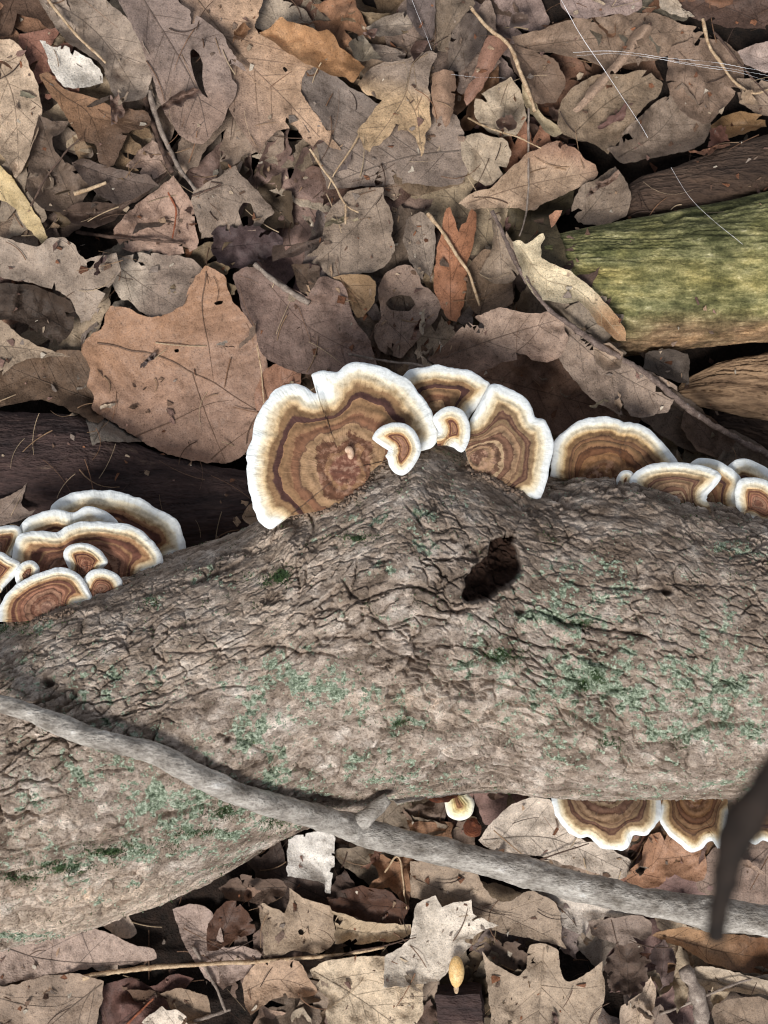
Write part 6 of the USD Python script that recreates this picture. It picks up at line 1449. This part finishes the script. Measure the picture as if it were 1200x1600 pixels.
stem('twig', 'thin greyish stick at the lower right pointing to the bottom edge', [(1215, 1522), (1170, 1530), (1120, 1548), (1075, 1568), (1030, 1585)], 0.8, 1.0, 'stem_grey', 'twig', seed=36)
stem('twig', 'stout grey stick end beside the dark purple folded leaf, bottom right', [(1068, 1512), (1082, 1535), (1094, 1570), (1100, 1625)], 4.2, 5.0, 'stem_grey', 'twig', seed=37, sides=10, noise=0.3)
stem('dry_stem', 'thin stalk rising beside the long pale straw at the lower left', [(302, 1478), (322, 1515), (340, 1550), (352, 1580)], 1.2, 0.9, 'stem_grey', seed=38)
stem('dry_stem', 'grey woody splinters at the bottom edge left of the cream leaf', [(285, 1605), (320, 1590), (360, 1578)], 1.7, 1.1, 'stem_grey', seed=39)
stem('dry_stem', 'dark thread-like stalk on the pale ashy leaf below the fungi', [(830, 1348), (870, 1335), (900, 1325), (920, 1318)], 0.7, 0.4, 'stem_dark', seed=40)
stem('dry_stem', 'rust-coloured stalk beside the dark split stem at the upper left', [(262, 300), (275, 330), (270, 372)], 0.7, 0.5, 'stem_rust', seed=41)
stem('dry_stem', 'short dark stem leading to the dark twisted leaf tail', [(300, 306), (345, 290), (330, 285)], 0.7, 0.5, 'stem_dark', seed=42)
stem('dry_stem', 'brown stalk at the bottom below the pinkish grey leaf', [(180, 1620), (215, 1585), (240, 1560)], 1.0, 0.6, 'stem_rust', seed=43)


# ------------------------------------------------------------------ spider silk, seed, wood chunk, globule, crumbs
def silk(label, path, zs, r=0.00016, seed=1, group=None):
    q = smooth_path(np.array(path, float), 6.0)
    t = np.linspace(0, 1, len(q))
    z = np.interp(t, np.linspace(0, 1, len(zs)), zs)
    x, y = unproject(q[:, 0], q[:, 1], z)
    P = np.stack([x, y, z], 1)
    root = thing('spider_thread', label, 'spider silk', group, loc=P[0])
    P = P + 0.0006 * np.stack([fbm(P, 0.02, 3, seed), fbm(P, 0.02, 3, seed + 1), 0 * z], 1)
    rr = 0.6 * r * np.clip(1.0 + 1.6 * fbm(P, 0.008, 3, seed), 0.12, 2.2)
    put('thread', *tube(P, rr, 5), 'silk', root)


silk('long bright spider thread from the top edge past the tan rolled leaf', [(866, -20), (905, 50), (950, 118), (1000, 195), (1012, 215)], [0.09, 0.08, 0.07, 0.06], 0.00014, 3)
silk('spider thread running down onto the green log', [(1048, 262), (1080, 312), (1120, 350), (1160, 382)], [0.065, 0.07, 0.07, 0.068], 0.00010, 5)
silk('short spider thread at the top edge above the three-lobed tan leaf', [(636, -20), (655, 30), (668, 62), (674, 78)], [0.06, 0.055, 0.05], 0.00010, 7)
silk('upper strand of the loose cobweb at the upper right', [(895, 82), (960, 80), (1040, 90), (1120, 98), (1230, 118)], [0.055, 0.06, 0.06, 0.06], 0.00011, 9)
silk('middle strand of the loose cobweb at the upper right', [(900, 86), (970, 84), (1050, 95), (1140, 108), (1230, 122)], [0.055, 0.06, 0.06, 0.06], 0.00008, 11)
silk('lower strand of the loose cobweb at the upper right', [(1010, 88), (1080, 102), (1150, 112), (1230, 135)], [0.055, 0.06, 0.06], 0.00008, 13)
silk('faint spider thread from the tan rolled tube to the bowed stem', [(705, 116), (740, 120), (790, 122)], [0.05, 0.05, 0.05], 0.00007, 15)


def blob(px, py, z, rx, ry, rz, seed, n=28):
    import trimesh
    s = trimesh.creation.icosphere(3)
    d = np.array(s.vertices)
    v = d * (1 + 0.06 * fbm(d, 0.5, 3, seed)[:, None]) * [rx, ry, rz]
    x, y = unproject(px, py, z)
    return v + [float(x), float(y), z], np.array(s.faces)


x_, y_ = unproject(713, 1520, 0.03)
zs_ = float(max(h_at(x_ + a * 0.001, y_ + b * 0.001) for a in range(-6, 7) for b in range(-12, 10))) + 0.004
root = thing('seed', 'yellow-orange oval seed standing between leaves below the log', 'seed', loc=(float(x_), float(y_), zs_))
put('husk', *blob(713, 1518, zs_, 0.0041, 0.0082, 0.0038, 3), 'seed', root)
put('stalk', *blob(713, 1544, zs_ - 0.001, 0.0014, 0.003, 0.0013, 5), 'stem_straw', root)
zl = float(log_z(547, 745)[0])
root = thing('fungus_globule', 'tiny pinkish globule sitting on the largest fungus', 'fungus knob', loc=(0, 0, 0))
put('knob', *join([blob(548, 709, 0.1115, 0.0016, 0.0026, 0.0020, 9), blob(545, 703, 0.1125, 0.0019, 0.0017, 0.0018, 10)]), 'globule', root)
# the square maroon chunk of wood at the bottom
import manifold3d as m3  # noqa: E402
x_, y_ = unproject(722, 1592, 0.03)
zc_ = float(h_at(x_, y_)) + 0.007
ck = m3.Manifold.cube([0.024, 0.017, 0.013], True).rotate([6, -5, 4]).refine_to_length(0.0012).to_mesh()
cv = np.array(ck.vert_properties[:, :3])
cv = cv + cv / (np.linalg.norm(cv, axis=1, keepdims=True) + 1e-9) * (0.0022 * fbm(cv, 0.006, 3, 3) + 0.0003 * fbm(cv, 0.0012, 2, 4))[:, None]
root = thing('wood_chunk', 'dark maroon block of wood at the bottom edge under the yellow seed', 'wood', loc=(float(x_), float(y_), zc_))
put('block', cv + [float(x_), float(y_), zc_], np.array(ck.tri_verts), 'dark_wood', root, 40)

# ------------------------------------------------------------------ give every loose leaf its label and build the leaves that show
LAND = [('the pale tan oak leaf', 450, 130), ('the three-lobed tan leaf', 625, 170), ('the large mauve oak leaf', 270, 110), ('the pale leaf at the left edge', 20, 160), ('the yellow strip', 35, 315), ('the russet oak leaf', 160, 200), ('the curled dome leaf', 360, 310),
        ('the dark purple leaf', 385, 385), ('the broad grey leaf', 555, 370), ('the ring-shaped leaf', 630, 490), ('the orange upright leaf', 710, 420), ('the red-brown rolled leaf', 762, 105), ('the tan rolled tube', 695, 155), ('the tan pointed leaf', 830, 285), ('the cobweb', 1080, 95),
        ('the long tan rolled leaf', 955, 110), ('the dark umber branch', 1100, 290), ('the green log', 1080, 430), ('the pale curled strip', 870, 430), ('the lichened twig', 960, 555), ('the weathered stub', 1150, 620), ('the orange-brown leaf', 270, 600), ('the grey lobed leaf', 100, 430),
        ('the left fungi', 130, 860), ('the largest fungus', 530, 690), ('the right fungi', 1040, 750), ('the rotten dark branch', 180, 730), ('the veined mauve leaf', 110, 1490), ('the pale straw', 340, 1508), ('the white flake', 487, 1340), ('the tan leaf with a hole', 465, 1450),
        ('the boat-shaped leaf', 585, 1455), ('the torn papery leaf', 700, 1450), ('the yellow seed', 713, 1518), ('the bottom tan oak leaf', 850, 1550), ('the twig stub', 585, 1275), ('the lower right fungi', 1000, 1290), ('the lower orange leaf', 1040, 1345), ('the ashy white flake', 920, 1420),
        ('the orange-brown right leaf', 1120, 1485), ('the cream leaf', 580, 1560), ('the bottom left corner leaf', 80, 1570), ('the grey stick end', 1090, 1560), ('the mauve leaf with fibres', 480, 510), ('the crinkled grey leaf', 190, 90)]
KIND = {'oak': 'lobed oak leaf', 'white': 'round-lobed oak leaf', 'oval': 'oval leaf', 'scrap': 'torn leaf scrap', 'shred': 'narrow leaf shred'}
seen_px = np.zeros(len(LEAVES), int)
wx, wy = GXX, GYY
pxm, pym = project(wx, wy, 0.02)
infr = (pxm > -5) & (pxm < 1205) & (pym > -5) & (pym < 1605)
tops = np.interp(pxm, [p[0] for p in LOG_TOP], [p[1] for p in LOG_TOP])
bots = np.interp(pxm, [p[0] for p in LOG_BOT], [p[1] for p in LOG_BOT])
infr &= ~((pym > tops + 10) & (pym < bots - 10))
ids, cnts = np.unique(IDM[infr & (IDM >= 0)], return_counts=True)
seen_px[ids] = cnts
taken = {}
vis_c = {}
for i in ids:
    mk = infr & (IDM == i)
    vis_c[i] = (pxm[mk].mean(), pym[mk].mean())
for i, r in enumerate(LEAVES):
    if not r['filler']:
        emit_leaf(r)
        continue
    off = not (-10 < r['cen'][0] < 1210 and -10 < r['cen'][1] < 1610)
    if seen_px[i] < 14:
        if not off or seen_px[i] == 0 and np.abs(r['cen'] - [600, 800]).max() > 860:
            continue
        if seen_px[i] == 0:
            continue
    tone, kd, L = r['filler']
    c = np.array(vis_c[i])
    sz = 'big' if L > 240 else 'small' if 60 < L < 130 else 'tiny' if L <= 60 else ''
    order = sorted(LAND, key=lambda q: (q[1] - c[0]) ** 2 + (q[2] - c[1]) ** 2)
    lab = None
    for nm, lx, ly in order[:3]:
        dx, dy = c[0] - lx, c[1] - ly
        rel = 'tucked against' if math.hypot(dx, dy) < 30 else (('right of' if dx > 0 else 'left of') if abs(dx) > abs(dy) * 1.6 else ('below' if dy > 0 else 'above') if abs(dy) > abs(dx) * 1.6 else f"{'below' if dy > 0 else 'above'} and {'right' if dx > 0 else 'left'} of")
        cand = ' '.join(f'{sz} {tone} {KIND[kd]} {rel} {nm}'.split())
        if cand not in taken:
            lab = cand
            break
    if lab is None:
        continue
    taken[lab] = 1
    r['label'] = lab
    r['group'] = 'loose dead leaves of the litter' if kd not in ('scrap', 'shred') else 'loose leaf scraps of the litter'
    emit_leaf(r)


def crumbs():
    rng = np.random.default_rng(9)
    vs, fs, cs, n = [], [], [], 0
    while len(vs) < 900:
        px, py = rng.uniform(-20, 1220), rng.uniform(-20, 1620)
        if under_log(px, py) or fbm(np.array([px, py, 0.0]), 130, 2, 4) + rng.normal(0, 0.25) < 0.02:
            continue
        k = rng.integers(5, 8)
        a = np.sort(rng.uniform(0, 6.28, k))
        r = rng.uniform(0.6, 2.6) * 10**rng.uniform(-0.1, 0.2) * 1e-3
        p = np.c_[np.cos(a), np.sin(a) * rng.uniform(0.35, 0.9)] * r * rng.uniform(0.6, 1.1, (k, 1))
        R = rng.uniform(0, 6.28)
        p = p @ np.array([[math.cos(R), -math.sin(R)], [math.sin(R), math.cos(R)]])
        x, y = unproject(px, py, 0.025)
        z = float(h_at(np.array(x), np.array(y))) + 0.0006
        t = rng.normal(0, 0.28, 2)
        zz = z + p @ t + np.abs(t).sum() * r * 0.5
        bend = rng.normal(0, 120) * (p**2).sum(1)
        topv = np.c_[p + [float(x), float(y)], zz + bend]
        v = np.vstack([topv, topv - [0, 0, 0.0003]])
        f = [[0, j, j + 1] for j in range(1, k - 1)] + [[k, k + j + 1, k + j] for j in range(1, k - 1)] + [q for j in range(k) for q in ([j, k + j, (j + 1) % k], [(j + 1) % k, k + j, k + (j + 1) % k])]
        vs.append(v)
        fs.append(np.array(f) + n)
        n += len(v)
        tone = np.array(TONES[rng.integers(len(TONES))][1]) * rng.uniform(0.8, 1.05)
        cs.append(np.tile(lin(np.clip(tone, 15, 235)), (len(v), 1)))
    p = put('leaf_crumbs', np.vstack(vs), np.vstack(fs), 'bleached_leaf', None, False, {'tint': np.vstack(cs)})
    tag(stage.GetPrimAtPath(p), 'small crumbs of broken dead leaves scattered over the litter', 'leaf crumbs', kind='stuff')


crumbs()


def fibres():
    rng = np.random.default_rng(19)
    parts, cs = [], []
    while len(parts) < 420:
        px, py = rng.uniform(-20, 1220), rng.uniform(-20, 1620)
        if under_log(px, py) or (px > 850 and 340 < py < 660):
            continue
        L, a = rng.uniform(14, 80), rng.uniform(0, 6.28)
        t = np.linspace(-0.5, 0.5, 7)
        bend = rng.normal(0, 0.35)
        q = np.c_[px + L * (t * math.cos(a) - bend * (t**2) * math.sin(a)), py + L * (t * math.sin(a) + bend * (t**2) * math.cos(a))]
        z = ground_path(q, 0.0006, 3)
        z = np.polyval(np.polyfit(t, z, 1), t) + 0.0006
        x, y = unproject(q[:, 0], q[:, 1], z)
        r = rng.uniform(0.10, 0.42) * 1e-3
        v, f = tube(np.stack([x, y, z], 1), r * np.linspace(1, 0.6, 7), 5)
        parts.append((v, f))
        tone = np.array([(150, 122, 96), (96, 74, 60), (182, 160, 132), (70, 54, 46), (128, 96, 74)][rng.integers(5)]) * rng.uniform(0.85, 1.1)
        cs.append(np.tile(lin(tone), (len(v), 1)))
    v, f = join(parts)
    p = put('leaf_stalk_litter', v, f, 'smooth_leaf', None, True, {'tint': np.vstack(cs)})
    tag(stage.GetPrimAtPath(p), 'fine broken leaf stalks and fibres strewn over the litter', 'leaf stalks', kind='stuff')


fibres()
